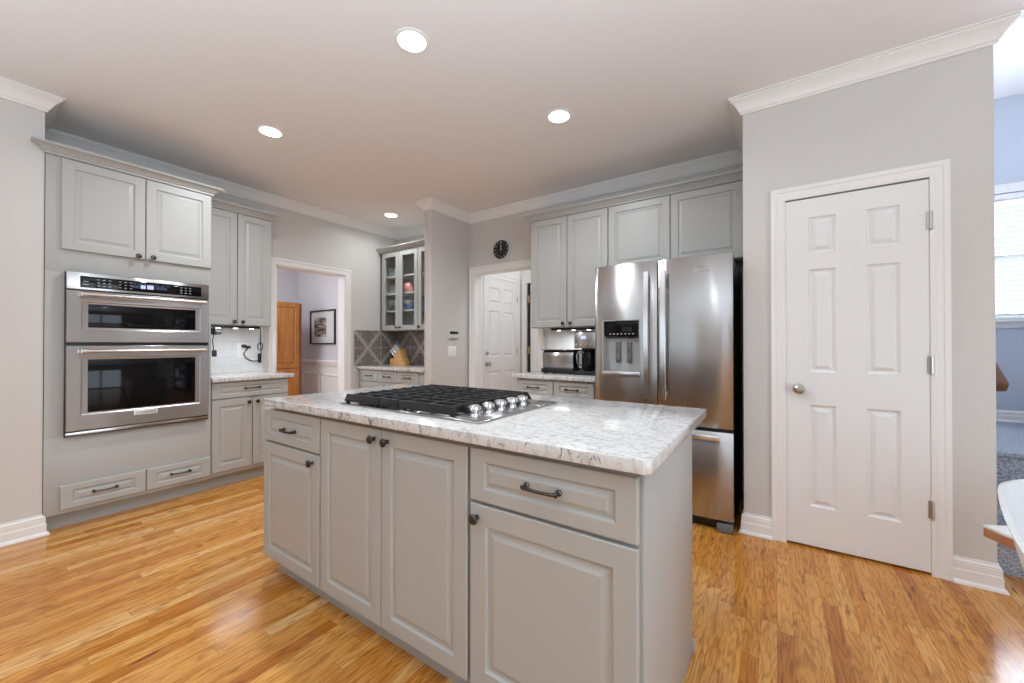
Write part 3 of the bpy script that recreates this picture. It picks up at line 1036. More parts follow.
# --- cooktop
ck = thing('gas_cooktop', 'stainless gas cooktop with black iron grates set into the island countertop', 'cooktop', (-1.25, 1.34, .914))
MB().prism([(-1.665, 1.055), (-.845, 1.055), (-.845, 1.64), (-1.665, 1.64)], .9145, .9215, bev=.003).build('base_plate', M['steel'], ck)
for i, (x, y, r) in enumerate(((-1.50, 1.21, .045), (-1.50, 1.49, .036), (-1.27, 1.35, .055), (-1.06, 1.21, .036), (-1.06, 1.49, .045))):
    MB().lathe([(r * 1.25, 0), (r * 1.25, .008), (r * 1.05, .010), (r, .012), (r, .018), (r * .9, .021), (0, .022)], frame((x, y, .921), (1, 0, 0), (0, 1, 0), (0, 0, 1)), 24).build('burner', M['iron'], ck)
gb, gt = .927, .961
for gx0, gx1, s0, s1 in ((-1.662, -1.408, 1, 0), (-1.400, -1.292, 0, 0), (-1.284, -.962, 0, 1)):
    g = MB()
    n = 9
    y0, y1 = 1.082, 1.600
    for k in range(n):
        y = y0 + (y1 - y0) * k / (n - 1)
        g.prism([(gx0, gb), (gx1, gb), (gx1 - .024 * s1, gt), (gx0 + .024 * s0, gt)], -y - .0042, -y + .0042, frame((0, 0, 0), (1, 0, 0), (0, 0, 1), (0, -1, 0)), .0015)
    for f in ((.5,) if s0 + s1 == 0 else (.12, .5, .88)):
        x = gx0 + (gx1 - gx0) * f
        g.box(x - .005, x + .005, y0, y1, gb + .004, gt - .003, .001)
    for f in (.1, .9):
        for y in (y0, y1):
            x = gx0 + (gx1 - gx0) * f
            g.box(x - .008, x + .008, y - .008, y + .008, .9215, gb + .006, .002)
    g.build('grate', M['iron'], ck)
for k in range(5):
    y = 1.144 + .083 * k
    kb = MB().lathe([(.021, 0), (.020, .010), (.015, .015), (.0245, .019), (.0265, .026), (.025, .034), (.017, .0395), (0, .0405)], frame((-.937, y, .9215), (1, 0, 0), (0, 1, 0), (0, 0, 1)), 24)
    kb.build('control_knob', M['chrome'], ck)

# --- tall oven cabinet
fe = east(-3.792, 0, 0)
oc = thing('oven_cabinet', 'tall grey cabinet housing the wall ovens, two doors above and two drawers below', 'cabinet', (-4.09, .845, 0))
MB().box(.408, 1.279, .105, .596, -.60, 0, .001, fe).box(.408, 1.279, 1.652, 2.39, -.60, 0, .001, fe).box(.408, .493, .596, 1.652, -.60, 0, 0, fe).box(1.250, 1.279, .596, 1.652, -.60, 0, 0, fe) \
    .box(.493, 1.25, .596, 1.652, -.60, -.57, 0, fe).build('body', M['cab'], oc)
door_part(fe, .473, .874, 1.798, 2.380, oc, knob_at=(.835, 1.815))
door_part(fe, .879, 1.272, 1.798, 2.380, oc, knob_at=(.914, 1.818))
door_part(fe, .475, .884, .132, .283, oc, 'drawer', pull_at=(.678, .212), span=.11)
door_part(fe, .890, 1.277, .132, .283, oc, 'drawer', pull_at=(1.083, .212), span=.11)
MB().box(.408, 1.279, 0, .105, -.55, -.070, 0, fe).build('toe_kick', M['toe'], oc)
c = MB()
c.sweep([(-4.39, 1.279), (-3.785, 1.279), (-3.785, .408), (-3.798, .408)][::-1], CORNICE, xy(2.388))
c.build('cornice', M['cab'], oc)

# --- the wall oven with the microwave above
wo = thing('wall_oven', 'stainless double wall oven with a black glass control strip in the tall cabinet', 'oven', (-4.05, .872, .596))
fo = east(-3.775, 0, 0)
MB().box(.497, 1.246, .600, 1.650, -.50, .004, 0, fo).box(.489, 1.254, .592, .600, -.016, .014, .001, fo).box(.489, .496, .592, 1.655, -.016, .010, .001, fo).box(1.248, 1.254, .592, 1.655, -.016, .010, .001, fo).build('body', M['black'], wo)
cp = MB().box(.492, 1.251, 1.545, 1.657, .0, .026, .003, fo).build('control_panel', M['steel'], wo)
MB().box(.552, 1.200, 1.560, 1.634, .026, .0275, .0005, fo).build('control_glass', M['blackglass'], cp)
ds = MB()
ds.box(.845, .872, 1.583, 1.608, .0277, .0280, 0, fo).box(.880, .915, 1.583, 1.611, .0277, .0280, 0, fo)
ds.build('display_digits', M['display'], cp)
ds = MB()
for i in range(7):
    ds.box(.800 + .031 * i, .822 + .031 * i, 1.612, 1.620, .0277, .0279, 0, fo)
ds.box(.80, .84, 1.585, 1.605, .0277, .0279, 0, fo).box(.925, .99, 1.585, 1.607, .0277, .0279, 0, fo)
ds.build('display_text', M['displaydim'], cp)
for cx0 in (.635, .74, 1.075):
    bt = MB()
    for i in range(3):
        for j in range(3):
            bt.box(cx0 + .027 * i - .006, cx0 + .027 * i + .006, 1.577 + .02 * j - .0016, 1.577 + .02 * j + .0016, .0277, .0279, 0, fo)
    bt.build('keypad_marks', M['mark'], cp)
bt = MB()
for z in (1.58, 1.60):
    bt.box(.565, .590, z - .0016, z + .0016, .0277, .0279, 0, fo)
bt.build('keypad_marks', M['mark'], cp)
OV = [(.004, -.006)]


def oven_door(name, v0, v1, wv0, wv1, hz):
    mf = fo @ Matrix.Translation((.492, v0, .004))
    w_, h_ = .759, v1 - v0
    wu0, wu1 = .585 - .492, 1.168 - .492
    ins = .028
    d = MB().panel(mf, w_, h_, .026, [(wu0 - ins, wu1 + ins, wv0 - v0 - .012, wv1 - v0 + .012)], [(.007, -.004), (.016, -.0045)], .004).build(name, M['steel'], wo)
    MB().box(wu0 + .004, wu1 - .004, wv0 - v0 + .004, wv1 - v0 - .004, .017, .0235, .001, mf).build('door_window', M['blackglass'], d)
    hb = MB()
    yy0, yy1 = .565, 1.205
    hb.tube([(yy0, hz, .072), (yy1, hz, .072)], .0105, 16, fo)
    for y in (yy0, yy1):
        hb.tube([(y - .012, hz, .072), (y + .012, hz, .072)], .0145, 16, fo)
        hb.tube([(y, hz, .028), (y, hz, .07)], .009, 12, fo)
    hb.build('handle', M['bar'], d)
    return d


oven_door('microwave_door', 1.200, 1.538, 1.294, 1.456, 1.513)
od = oven_door('oven_door', .628, 1.180, .738, 1.092, 1.143)
MB().box(.812, .940, .689, .722, .030, .033, .001, fo).build('badge', M['handle'], od)
tx = MB()
text(tx, 'KITCHENAID', .019, fo @ Matrix.Translation((.876, .7055, .0332)))
tx.build('badge_lettering', M['black'], od)
MB().box(.492, 1.251, .600, .620, .004, .020, .003, fo).build('lower_trim', M['steel'], wo)

# --- upper and base cabinets right of the ovens
fu = east(-4.089, 0, 0)
uc = thing('upper_cabinet', 'grey two-door upper cabinet between the ovens and the dining doorway', 'cabinet', (-4.24, 1.57, 1.358))
cab_body(fu, 1.281, 1.866, 1.358, 2.386, .30, uc)
door_part(fu, 1.286, 1.571, 1.362, 2.380, uc, knob_at=(1.545, 1.392))
door_part(fu, 1.577, 1.862, 1.362, 2.380, uc, knob_at=(1.613, 1.392))
c = MB()
c.sweep([(-4.39, 1.866), (-4.082, 1.866), (-4.082, 1.345)][::-1], CORNICE, xy(2.388))
c.build('cornice', M['cab'], uc)
fb = east(-3.809, 0, 0)
bc = thing('base_cabinet', 'grey base cabinet with one wide drawer right of the wall ovens', 'cabinet', (-4.1, 1.58, 0))
cab_body(fb, 1.281, 1.890, .105, .876, .58, bc)
door_part(fb, 1.288, 1.886, .738, .868, bc, 'drawer', pull_at=(1.584, .811), span=.11)
door_part(fb, 1.288, 1.583, .138, .728, bc, knob_at=(1.553, .690))
door_part(fb, 1.589, 1.886, .138, .728, bc, knob_at=(1.620, .690))
MB().box(1.281, 1.890, 0, .105, -.53, -.065, 0, fb).build('toe_kick', M['toe'], bc)
center(tag(MB().box(XW + .009, -3.762, 1.283, 1.930, .878, .914, .005).build('countertop', M['granite']), 'small white granite countertop right of the wall ovens', 'countertop'))

# --- glass cabinet and drawers of the niche
fg = south(0, 3.379, 0)
gc = thing('glass_cabinet', 'grey glass-door cabinet hung over the damask tiles', 'cabinet', (-3.79, 3.52, 1.363))
g = MB()
gx0, gx1 = -4.385, -3.195
g.box(gx0, gx0 + .018, 3.379, 3.655, 1.363, 2.39).box(gx1 - .018, gx1, 3.379, 3.655, 1.363, 2.39)
g.box(gx0, gx1, 3.379, 3.655, 1.363, 1.385).box(gx0, gx1, 3.379, 3.655, 2.365, 2.39).box(gx0, gx1, 3.645, 3.655, 1.363, 2.39)
g.box(gx0, -4.325, 3.379, 3.397, 1.363, 2.39).box(-3.30, gx1, 3.379, 3.397, 1.363, 2.39)
g.build('body', M['cab'], gc)
for z in (1.612, 1.838, 2.062):
    MB().box(gx0 + .018, gx1 - .018, 3.41, 3.645, z, z + .016, .002).build('shelf', M['inside'], gc)
for u0, u1, kx in ((-4.335, -4.006, -4.035), (-4.000, -3.657, -3.966), (-3.651, -3.305, -3.62)):
    mf = fg @ Matrix.Translation((u0, 1.367, 0))
    w_, h_ = u1 - u0, 1.015
    d = MB().panel(mf, w_, h_, .020, [(.058, w_ - .058, .062, h_ - .062)], [], .003, True).build('door', M['cab'], gc)
    MB().box(.052, w_ - .052, .056, h_ - .056, .006, .009, 0, mf).build('glass', M['glass'], d)
    knob(fg @ Matrix.Translation((0, 0, .020)), kx, 1.402, d)
c = MB()
c.sweep([(gx0, 3.64), (gx0, 3.372), (gx1, 3.372)], CORNICE, xy(2.388))
c.build('cornice', M['cab'], gc)
# what stands in it
up = lambda x, y, z: frame((x, y, z), (1, 0, 0), (0, 1, 0), (0, 0, 1))
GOB = [(.030, 0), (.030, .003), (.006, .008), (.004, .05), (.005, .062), (.022, .075), (.032, .10), (.033, .13), (.028, .155), (.026, .155), (.031, .13), (.030, .10), (.02, .078), (0, .07)]
TUM = [(.026, 0), (.030, .10), (.031, .13), (.029, .13), (.027, .01), (0, .01)]
gi = 0
for z, lab, prof, xs in ((1.628, 'stemmed glass', GOB, (-4.32, -4.245)), (1.854, 'tumbler', TUM, (-4.325, -4.25)), (2.078, 'tumbler', TUM, (-4.325, -4.25))):
    for k, x in enumerate(xs):
        nm = 'wine_glass' if prof is GOB else 'tumbler'
        where = {1.628: 'second shelf up', 1.854: 'third shelf up', 2.078: 'top shelf'}[z]
        pos = ['first', 'second', 'third'][k]
        o = MB().lathe(prof, up(x, 3.50, z), 20).build(nm, M['ware'])
        center(tag(o, 'clear %s, %s from the left on the %s of the glass cabinet' % (lab, pos, where), 'glass', 'glasses in the glass cabinet'))
for k, (x, col, nm) in enumerate(((-4.29, 'pink', 'pink'), (-4.15, 'cream', 'pale'))):
    o = MB().lathe([(.03, 0), (.032, .006), (.055, .03), (.062, .055), (.058, .055), (.05, .03), (0, .01)], up(x, 3.50, 1.386), 24).build('bowl', M[col])
    center(tag(o, 'small %s bowl on the bottom of the glass cabinet behind the left door' % nm, 'bowl', 'bowls in the glass cabinet'))
o = MB().lathe([(.036, 0), (.056, .016), (.074, .052), (.070, .088), (.05, .12), (.029, .132), (.024, .132), (.024, .12), (0, .112)], up(-3.945, 3.48, 1.855), 28).build('vase', M['pink'])
center(tag(o, 'round pink jar behind the middle glass door', 'jar'))
BOW = [(.04, 0), (.045, .008), (.075, .035), (.088, .062), (.084, .062), (.07, .036), (0, .012)]
for k, (z, x, m_, lab) in enumerate(((1.629, -3.97, 'blue', 'lower blue bowl of the stack behind the middle glass door'), (1.693, -3.97, 'cream', 'pale bowl stacked on the blue bowl behind the middle glass door'),
                                     (1.387, -3.97, 'blue', 'blue bowl on the cabinet bottom behind the middle glass door'))):
    o = MB().lathe(BOW, up(x, 3.51, z), 28).build('bowl', M[m_])
    center(tag(o, lab, 'bowl', 'bowls in the glass cabinet'))
o = MB().lathe([(.055, 0), (.085, .01), (.098, .016), (.096, .019), (.075, .012), (0, .007)], Matrix.Translation((-3.93, 3.622, 1.629 + .099)) @ Matrix.Rotation(math.radians(96), 4, 'X'), 32).build('plate', M['blue'])
center(tag(o, 'blue plate leaning upright at the back of the glass cabinet shelf', 'plate'))
o = MB().lathe(TUM, up(-3.70, 3.50, 1.629), 20).build('tumbler', M['blue'])
center(tag(o, 'blue tumbler behind the third glass door', 'glass', 'glasses in the glass cabinet'))

fn_ = south(0, 3.059, 0)
nb = thing('base_cabinet', 'grey base cabinet with three small drawers in a row below the damask tiles', 'cabinet', (-3.79, 3.36, 0))
cab_body(fn_, -4.392, -3.198, .105, .876, .59, nb)
for u0, u1 in ((-4.345, -4.006), (-4.000, -3.670), (-3.664, -3.300)):
    door_part(fn_, u0, u1, .735, .866, nb, 'drawer', pull_at=((u0 + u1) / 2 + .01, .802), span=.10)
door_part(fn_, -4.345, -3.830, .138, .725, nb, knob_at=(-3.87, .69))
door_part(fn_, -3.824, -3.300, .138, .725, nb, knob_at=(-3.78, .69))
MB().box(-4.392, -3.198, 0, .105, -.54, -.065, 0, fn_).build('toe_kick', M['toe'], nb)
center(tag(MB().box(-4.390, -3.195, 3.015, YF - .010, .878, .914, .005).build('countertop', M['granite']), 'white granite countertop under the knife block', 'countertop'))

# knife block and knives
kb = thing('knife_block', 'slanted light wooden knife block on the niche countertop', 'knife block', (-4.06, 3.40, .914))
fk = south(0, 3.45, .914)
kbm = MB()
kx = -4.215
kbm.prism([(kx, 0), (kx + .27, 0), (kx + .165, .215), (kx + .06, .085), (kx, .085)], -.055, .055, fk, .004)
kbm.build('block', M['block'], kb)
for r_ in range(3):
    for q in range(3):
        if r_ == 2 and q == 2:
            continue
        s_ = .20 + .30 * r_
        bx, bz = kx + .06 + .105 * s_, .085 + .13 * s_
        n_ = Vector((-.778, .628))
        yy = -.034 + .034 * q
        L0 = .135 - .012 * r_ + .006 * q
        p0 = fk @ Vector((bx, bz, -yy))
        p1 = fk @ Vector((bx + n_.x * L0, bz + n_.y * L0, -yy))
        o = MB().tube([p0 + (p1 - p0) * .02, p0 + (p1 - p0) * .15, p0 + (p1 - p0) * .6, p0 + (p1 - p0) * .9, p1], [.009, .0115, .0105, .0125, .009], 10, I4, .8).build('knife', M['handle'])
        center(tag(o, 'steel-handled knife in the %s row, %s, of the wooden knife block' % (('lower', 'middle', 'top')[r_], ('nearest the room', 'in the middle', 'nearest the tiles')[q]), 'knife', 'knives in the knife block'))

# --- refrigerator wall cabinets
fr = south(0, 3.331, 0)
u1c = thing('upper_cabinet', 'tall grey two-door upper cabinet above the coffee maker', 'cabinet', (-1.6, 3.5, 1.345))
cab_body(fr, -2.005, -1.217, 1.345, 2.395, .325, u1c)
door_part(fr, -2.001, -1.614, 1.350, 2.384, u1c, knob_at=(-1.648, 1.383))
door_part(fr, -1.608, -1.219, 1.350, 2.384, u1c, knob_at=(-1.570, 1.383))
c = MB()
c.sweep([(-2.005, 3.65), (-2.005, 3.324), (-1.2155, 3.324)], CORNICE, xy(2.392))
c.build('cornice', M['cab'], u1c)
u2c = thing('upper_cabinet', 'short grey two-door cabinet above the refrigerator', 'cabinet', (-.7, 3.5, 1.80))
cab_body(fr, -1.214, -.176, 1.82, 2.395, .325, u2c)
door_part(fr, -1.211, -.703, 1.824, 2.384, u2c)
door_part(fr, -.697, -.190, 1.824, 2.384, u2c)
c = MB()
c.sweep([(-1.2145, 3.324), (-.176, 3.324)], CORNICE, xy(2.392))
c.build('cornice', M['cab'], u2c)
fc = south(0, 3.069, 0)
b2 = thing('base_cabinet', 'grey base cabinet with two drawers left of the refrigerator', 'cabinet', (-1.58, 3.36, 0))
cab_body(fc, -2.000, -1.152, .105, .876, .585, b2)
for u0, u1 in ((-1.995, -1.620), (-1.614, -1.240)):
    door_part(fc, u0, u1, .728, .862, b2, 'drawer', pull_at=((u0 + u1) / 2 - .01, .800), span=.105)
    door_part(fc, u0, u1, .138, .718, b2, knob_at=((u1 - .035) if u0 < -1.9 else (u0 + .035), .68))
MB().box(-2.0, -1.152, 0, .105, -.53, -.065, 0, fc).build('toe_kick', M['toe'], b2)
center(tag(MB().box(-2.025, -1.150, 3.022, YF - .010, .878, .914, .005).build('countertop', M['granite']), 'white granite countertop under the coffee maker', 'countertop'))

# --- refrigerator
rf = thing('refrigerator', 'stainless french-door refrigerator with ice dispenser and bottom freezer', 'refrigerator', (-.68, 3.2, 0))
RX0, RX1, RY = -1.132, -.222, 2.806
MB().box(RX0 + .004, RX1 - .004, 2.878, 3.60, .035, 1.742, .004).box(RX0 + .02, RX1 - .02, 2.8705, 2.88, .06, 1.75).build('body', M['darkside'], rf)


def steel_door(name, x0, x1, z0, z1, hole=None, bulge=.012, parent=rf):
    b = bmesh.new()
    us = sorted({x0 + (x1 - x0) * i / 14 for i in range(15)} | ({hole[0], hole[1]} if hole else set()))
    us = [u for i, u in enumerate(us) if i == 0 or u - us[i - 1] > 1e-5]
    vs = sorted({z0, z0 + .004, z1 - .004, z1} | ({hole[2], hole[3]} if hole else set()))

    def ny(x, z):
        t_ = 2 * (x - x0) / (x1 - x0) - 1
        y = RY - bulge * (1 - t_ * t_)
        if abs(t_) > .999:
            y += .006
        if z in (z0, z1):
            y += .003
        return y
    g = {(i, j): b.verts.new((u, ny(u, v), v)) for i, u in enumerate(us) for j, v in enumerate(vs)}
    h = {(i, j): b.verts.new((us[i], 2.874, vs[j])) for i in range(len(us)) for j in range(len(vs)) if i in (0, len(us) - 1) or j in (0, len(vs) - 1)}
    for i in range(len(us) - 1):
        for j in range(len(vs) - 1):
            if hole and us[i] >= hole[0] - 1e-6 and us[i + 1] <= hole[1] + 1e-6 and vs[j] >= hole[2] - 1e-6 and vs[j + 1] <= hole[3] + 1e-6:
                continue
            b.faces.new((g[i, j], g[i + 1, j], g[i + 1, j + 1], g[i, j + 1]))
    a, c_ = len(us) - 1, len(vs) - 1
    rim = [(i, 0) for i in range(a)] + [(a, j) for j in range(c_)] + [(i, c_) for i in range(a, 0, -1)] + [(0, j) for j in range(c_, 0, -1)]
    for p, q in zip(rim, rim[1:] + rim[:1]):
        b.faces.new((g[p], h[p], h[q], g[q]))
    b.faces.new([h[p] for p in rim])
    bmesh.ops.recalc_face_normals(b, faces=b.faces)
    return MB()._add(b).build(name, M['fridge'], parent, 50)


DX0, DX1, DZ0, DZ1 = -1.066, -.797, .985, 1.362
dl = steel_door('door', RX0, -.681, .652, 1.766, (DX0, DX1, DZ0, DZ1))
dr = steel_door('door', -.674, RX1, .652, 1.766)
fz = steel_door('freezer_drawer', RX0, RX1, .072, .628, None, .010)
# dispenser
dp = MB()
dp.box(DX0, DX1, 2.862, 2.868, DZ0, DZ1).box(DX0 - .002, DX0 + .004, RY - .012, 2.868, DZ0, DZ1).box(DX1 - .004, DX1 + .002, RY - .012, 2.868, DZ0, DZ1)
dp.box(DX0, DX1, RY - .010, 2.868, DZ1 - .004, DZ1 + .002)
di = dp.build('dispenser', M['cavity'], dl)
MB().prism([(0, 0), (.050, .02), (.050, .125), (0, .125)], 0, DX1 - DX0 - .012, frame((DX0 + .006, 2.862, DZ1 - .131), (0, -1, 0), (0, 0, 1), (1, 0, 0)), .003).build('dispenser_hood', M['blackglass'], di)
hk = MB()
for i in range(7):
    hk.box(DX0 + .045 + i * .028, DX0 + .057 + i * .028, 2.8105, 2.812, DZ1 - .102, DZ1 - .096)
hk.build('dispenser_icons', M['mark'], di)
for x in (DX0 + .098, DX0 + .180):
    MB().box(x - .018, x + .018, 2.850, 2.856, DZ0 + .07, DZ0 + .22, .004).box(x - .011, x + .011, 2.846, 2.851, DZ0 + .15, DZ0 + .20, .003).box(x - .012, x + .012, 2.844, 2.85, DZ0 + .085, DZ0 + .13, .003).build('dispenser_paddle', M['grey'], di)
MB().box(DX0 - .006, DX1 + .006, RY - .024, 2.866, DZ0 - .03, DZ0 + .008, .004).build('drip_tray', M['bar'], di)
# handles
for x, par in ((-.742, dl), (-.632, dr)):
    hb = MB()
    zz = [.815 + (1.688 - .815) * k / 12 for k in range(13)]
    prof = [(2.762 - .016 * math.sin(PI * (z - .815) / .873), z) for z in zz]
    b = bmesh.new()
    rr = []
    for y, z in prof:
        rr.append([b.verts.new((x + dx_, y + dy_, z)) for dx_, dy_ in ((-.019, .006), (-.015, -.006), (.015, -.006), (.019, .006), (.012, .012), (-.012, .012))])
    for p, q in zip(rr, rr[1:]):
        for k in range(6):
            b.faces.new((p[k], p[(k + 1) % 6], q[(k + 1) % 6], q[k]))
    b.faces.new(rr[0][::-1])
    b.faces.new(rr[-1])
    bmesh.ops.recalc_face_normals(b, faces=b.faces)
    hb._add(b)
    for z in (.845, 1.655):
        hb.box(x - .011, x + .011, 2.762, 2.80, z - .016, z + .016, .003)
    hb.build('handle', M['bar'], par, 50)
hb = MB()
hb.box(-1.055, -.292, 2.742, 2.757, .583, .617, .005)
for x in (-1.02, -.325):
    hb.box(x - .016, x + .016, 2.755, 2.805, .590, .610, .003)
hb.build('handle', M['bar'], fz)
MB().box(RX0 + .01, RX1 - .01, 2.81, 2.87, .630, .650).build('gasket_strip', M['black'], rf)
MB().box(RX0 + .02, RX1 - .10, 2.84, 2.875, .015, .068).build('toe_grille', M['black'], rf)
for x in (RX0 + .05, RX1 - .05):
    MB().box(x - .045, x + .045, 2.795, 2.88, .0, .055, .008).build('foot_cover', M['grey'], rf)
for x in (RX0 + .06, RX1 - .06):
    MB().box(x - .04, x + .04, 2.82, 2.92, 1.742, 1.764, .006).build('hinge_cover', M['grey'], rf)
lg = MB()
text(lg, 'Whirlpool', .026, south(-.398, 2.7935, 1.672), .0015)
lg.tube([(-.405 + .035 * math.cos(t_), 2.7935, 1.680 + .014 * math.sin(t_)) for t_ in [PI * .1 + k * .17 * PI for k in range(11)]], .0012, 6)
lg.build('badge_lettering', M['chrome'], dr)

# --- things on the counter by the refrigerator
bb = thing('bread_box', 'stainless steel box with black base on the counter left of the coffee maker', 'bread box', (-1.66, 3.34, .914))
fbx = frame((-1.832, 0, .914), (0, 1, 0), (0, 0, 1), (1, 0, 0))
MB().prism([(3.250, .050), (3.243, .17), (3.252, .200), (3.275, .214), (3.46, .214), (3.47, .20), (3.47, .050)], 0, .315, fbx, .004).build('shell', M['steel'], bb)
MB().box(-1.84, -1.512, 3.232, 3.478, .922, .962, .004).box(-1.82, -1.79, 3.25, 3.28, .914, .924).box(-1.56, -1.53, 3.25, 3.28, .914, .924).box(-1.82, -1.79, 3.43, 3.46, .914, .924).box(-1.56, -1.53, 3.43, 3.46, .914, .924).build('base', M['black'], bb)
MB().box(-1.843, -1.509, 3.238, 3.475, 1.129, 1.138, .003).build('lid', M['bronze'], bb)
cm = thing('coffee_maker', 'coffee maker with steel control head and black carafe against the refrigerator', 'coffee maker', (-1.37, 3.33, .914))
MB().box(-1.502, -1.24, 3.215, 3.45, .914, .952, .006).build('base', M['black'], cm)
MB().box(-1.490, -1.245, 3.37, 3.45, .952, 1.16, .004).build('column', M['black'], cm)
hd = MB().box(-1.498, -1.235, 3.225, 3.452, 1.150, 1.296, .008).build('head', M['steel'], cm)
MB().box(-1.502, -1.231, 3.222, 3.455, 1.296, 1.304, .003).build('lid', M['black'], cm)
MB().box(-1.43, -1.385, 3.2225, 3.2255, 1.235, 1.262, .001).build('display', M['display'], hd)
for x in (-1.475, -1.43, -1.385, -1.34):
    MB().lathe([(.009, 0), (.009, .006), (.007, .008), (0, .008)], south(x, 3.2255, 1.185), 14).build('button', M['chrome'], hd)
ca = MB().lathe([(.045, 0), (.062, .006), (.066, .05), (.064, .10), (.05, .15), (.046, .165), (.05, .18), (.046, .18), (0, .178)], up(-1.375, 3.295, .953), 28).build('carafe', M['blackglass'], cm)
MB().tube([(-1.425, 3.27, 1.115), (-1.462, 3.25, 1.12), (-1.478, 3.245, 1.09), (-1.474, 3.247, 1.02), (-1.436, 3.262, .985)], .008, 10).build('carafe_handle', M['bar'], ca)


# --- under-cabinet light bars
def light_bar(name, label, lo, along, n, length, group, power):
    t = thing(name, label, 'light', lo, group)
    ax = Vector(along)
    nx = Vector((ax.y, ax.x, 0))
    m_ = frame(lo, ax, nx, (0, 0, 1))
    MB().box(0, length, -.02, .02, -.022, -.001, .003, m_).build('housing', M['black'], t)
    for k in range(n):
        u = length * (k + .5) / n
        MB().lathe([(.017, -.0), (.017, -.003), (.014, -.005), (0, -.0055)], m_ @ Matrix.Translation((u, 0, -.022)), 18).build('led_lens', M['led'], t)
    l_ = area_light('led_light', m_ @ Vector((length / 2, 0, -.034)) - Vector(lo), (0, 0, math.atan2(ax.y, ax.x)), length * .8, .02, power, (0.93, .97, 1), t)
    return t


light_bar('under_cabinet_light', 'black light bar with three lit spots under the cabinet beside the ovens', (-4.10, 1.37, 1.356), (0, 1, 0), 3, .40, 'under-cabinet light bars', 1.5)
light_bar('under_cabinet_light', 'black light bar with four lit spots under the cabinet above the coffee maker', (-1.84, 3.45, 1.345), (1, 0, 0), 4, .62, 'under-cabinet light bars', 3.2)


def plug_and_cord():
    o = thing('power_cable', 'black power cable with inline switch hanging from the light bar to the wall outlet', 'cord', (XW + .02, 1.75, 1.16))
    X0 = XW + .018
    pts = [(-4.10, 1.765, 1.345), (-4.22, 1.83, 1.335), (-4.33, 1.885, 1.30), (X0 + .01, 1.898, 1.24), (X0 + .01, 1.902, 1.17), (X0, 1.912, 1.10), (X0, 1.90, 1.03), (X0, 1.86, 1.018), (X0, 1.81, 1.025), (X0, 1.765, 1.06), (X0, 1.755, 1.10), (X0, 1.785, 1.14), (X0 + .02, 1.79, 1.165)]
    dense = []
    for i in range(len(pts) - 1):
        p0, p1, p2, p3 = [Vector(pts[max(0, min(len(pts) - 1, i + k))]) for k in (-1, 0, 1, 2)]
        for s in range(5):
            t_ = s / 5
            dense.append(.5 * ((2 * p1) + (p2 - p0) * t_ + (2 * p0 - 5 * p1 + 4 * p2 - p3) * t_ ** 2 + (3 * p1 - p0 - 3 * p2 + p3) * t_ ** 3))
    dense.append(Vector(pts[-1]))
    MB().tube(dense, .0042, 8).build('cable', M['cord'], o)
    lp = [(X0 + .004, 1.900 + .024 * math.cos(a), 1.165 + .04 * math.sin(a)) for a in [k * PI / 8 for k in range(17)]]
    MB().tube(lp, .0038, 8).build('cable_loop', M['cord'], o)
    MB().box(X0 - .008, X0 + .014, 1.880, 1.910, 1.0, 1.095, .006).build('inline_switch', M['cord'], o)
    MB().box(XW + .013, X0 + .035, 1.73, 1.765, 1.155, 1.185, .006).box(X0 - .0, X0 + .03, 1.76, 1.805, 1.148, 1.172, .006).build('plug', M['cord'], o)


plug_and_cord()
ol = thing('wall_outlet', 'white outlet plate on the subway tile behind the black plug', 'outlet', (XW + .01, 1.72, 1.12))
MB().box(XW + .008, XW + .013, 1.695, 1.805, 1.055, 1.20, .002).build('plate', M['white'], ol)
for z in (1.10, 1.165):
    MB().box(XW + .012, XW + .0145, 1.73, 1.77, z - .016, z + .016, .001).build('socket', M['white'], ol)
pa = thing('power_adapter', 'small black adapter box hung beside the oven cabinet under the light bar', 'adapter', (-4.2, 1.44, 1.1))
MB().box(-4.25, -4.13, 1.425, 1.475, 1.275, 1.333, .006).build('box', M['cord'], pa)
MB().tube([(-4.2, 1.44, 1.278), (-4.21, 1.432, 1.22), (-4.2, 1.436, 1.16), (-4.2, 1.442, 1.12)], .004, 8).build('cable', M['cord'], pa)
MB().box(-4.215, -4.185, 1.425, 1.46, 1.075, 1.135, .008).build('switch', M['cord'], pa)

# --- wall things
ck2 = thing('wall_clock', 'round black clock with silver rim above the cased opening', 'clock', (-2.600, YF, 2.268))
mc = south(-2.600, YF, 2.268)
MB().lathe([(.124, 0), (.124, .02), (.121, .026), (.110, .026), (.108, .016), (0, .016)], mc, 48).build('rim', M['handle'], ck2)
MB().lathe([(.109, .016), (.109, .018), (0, .018)], mc, 48).build('dial', M['black'], ck2)
nm = MB()
for h in range(12):
    a = PI / 2 - h * PI / 6
    text(nm, str(12 if h == 0 else h), .026, mc @ Matrix.Translation((.086 * math.cos(a), .086 * math.sin(a), .0185)), .0004)
nm.build('numerals', M['white'], ck2)
hd = MB()
for a, L, wd in ((PI / 2 + .10, .050, .0035), (PI / 2 + .02, .070, .0025)):
    m_ = mc @ Matrix.Rotation(a, 4, 'Z')
    hd.box(-.012, L, -wd, wd, .0205, .022, 0, m_)
hd.lathe([(.006, .018), (.006, .024), (0, .024)], mc, 14)
hd.build('hands', M['white'], ck2)

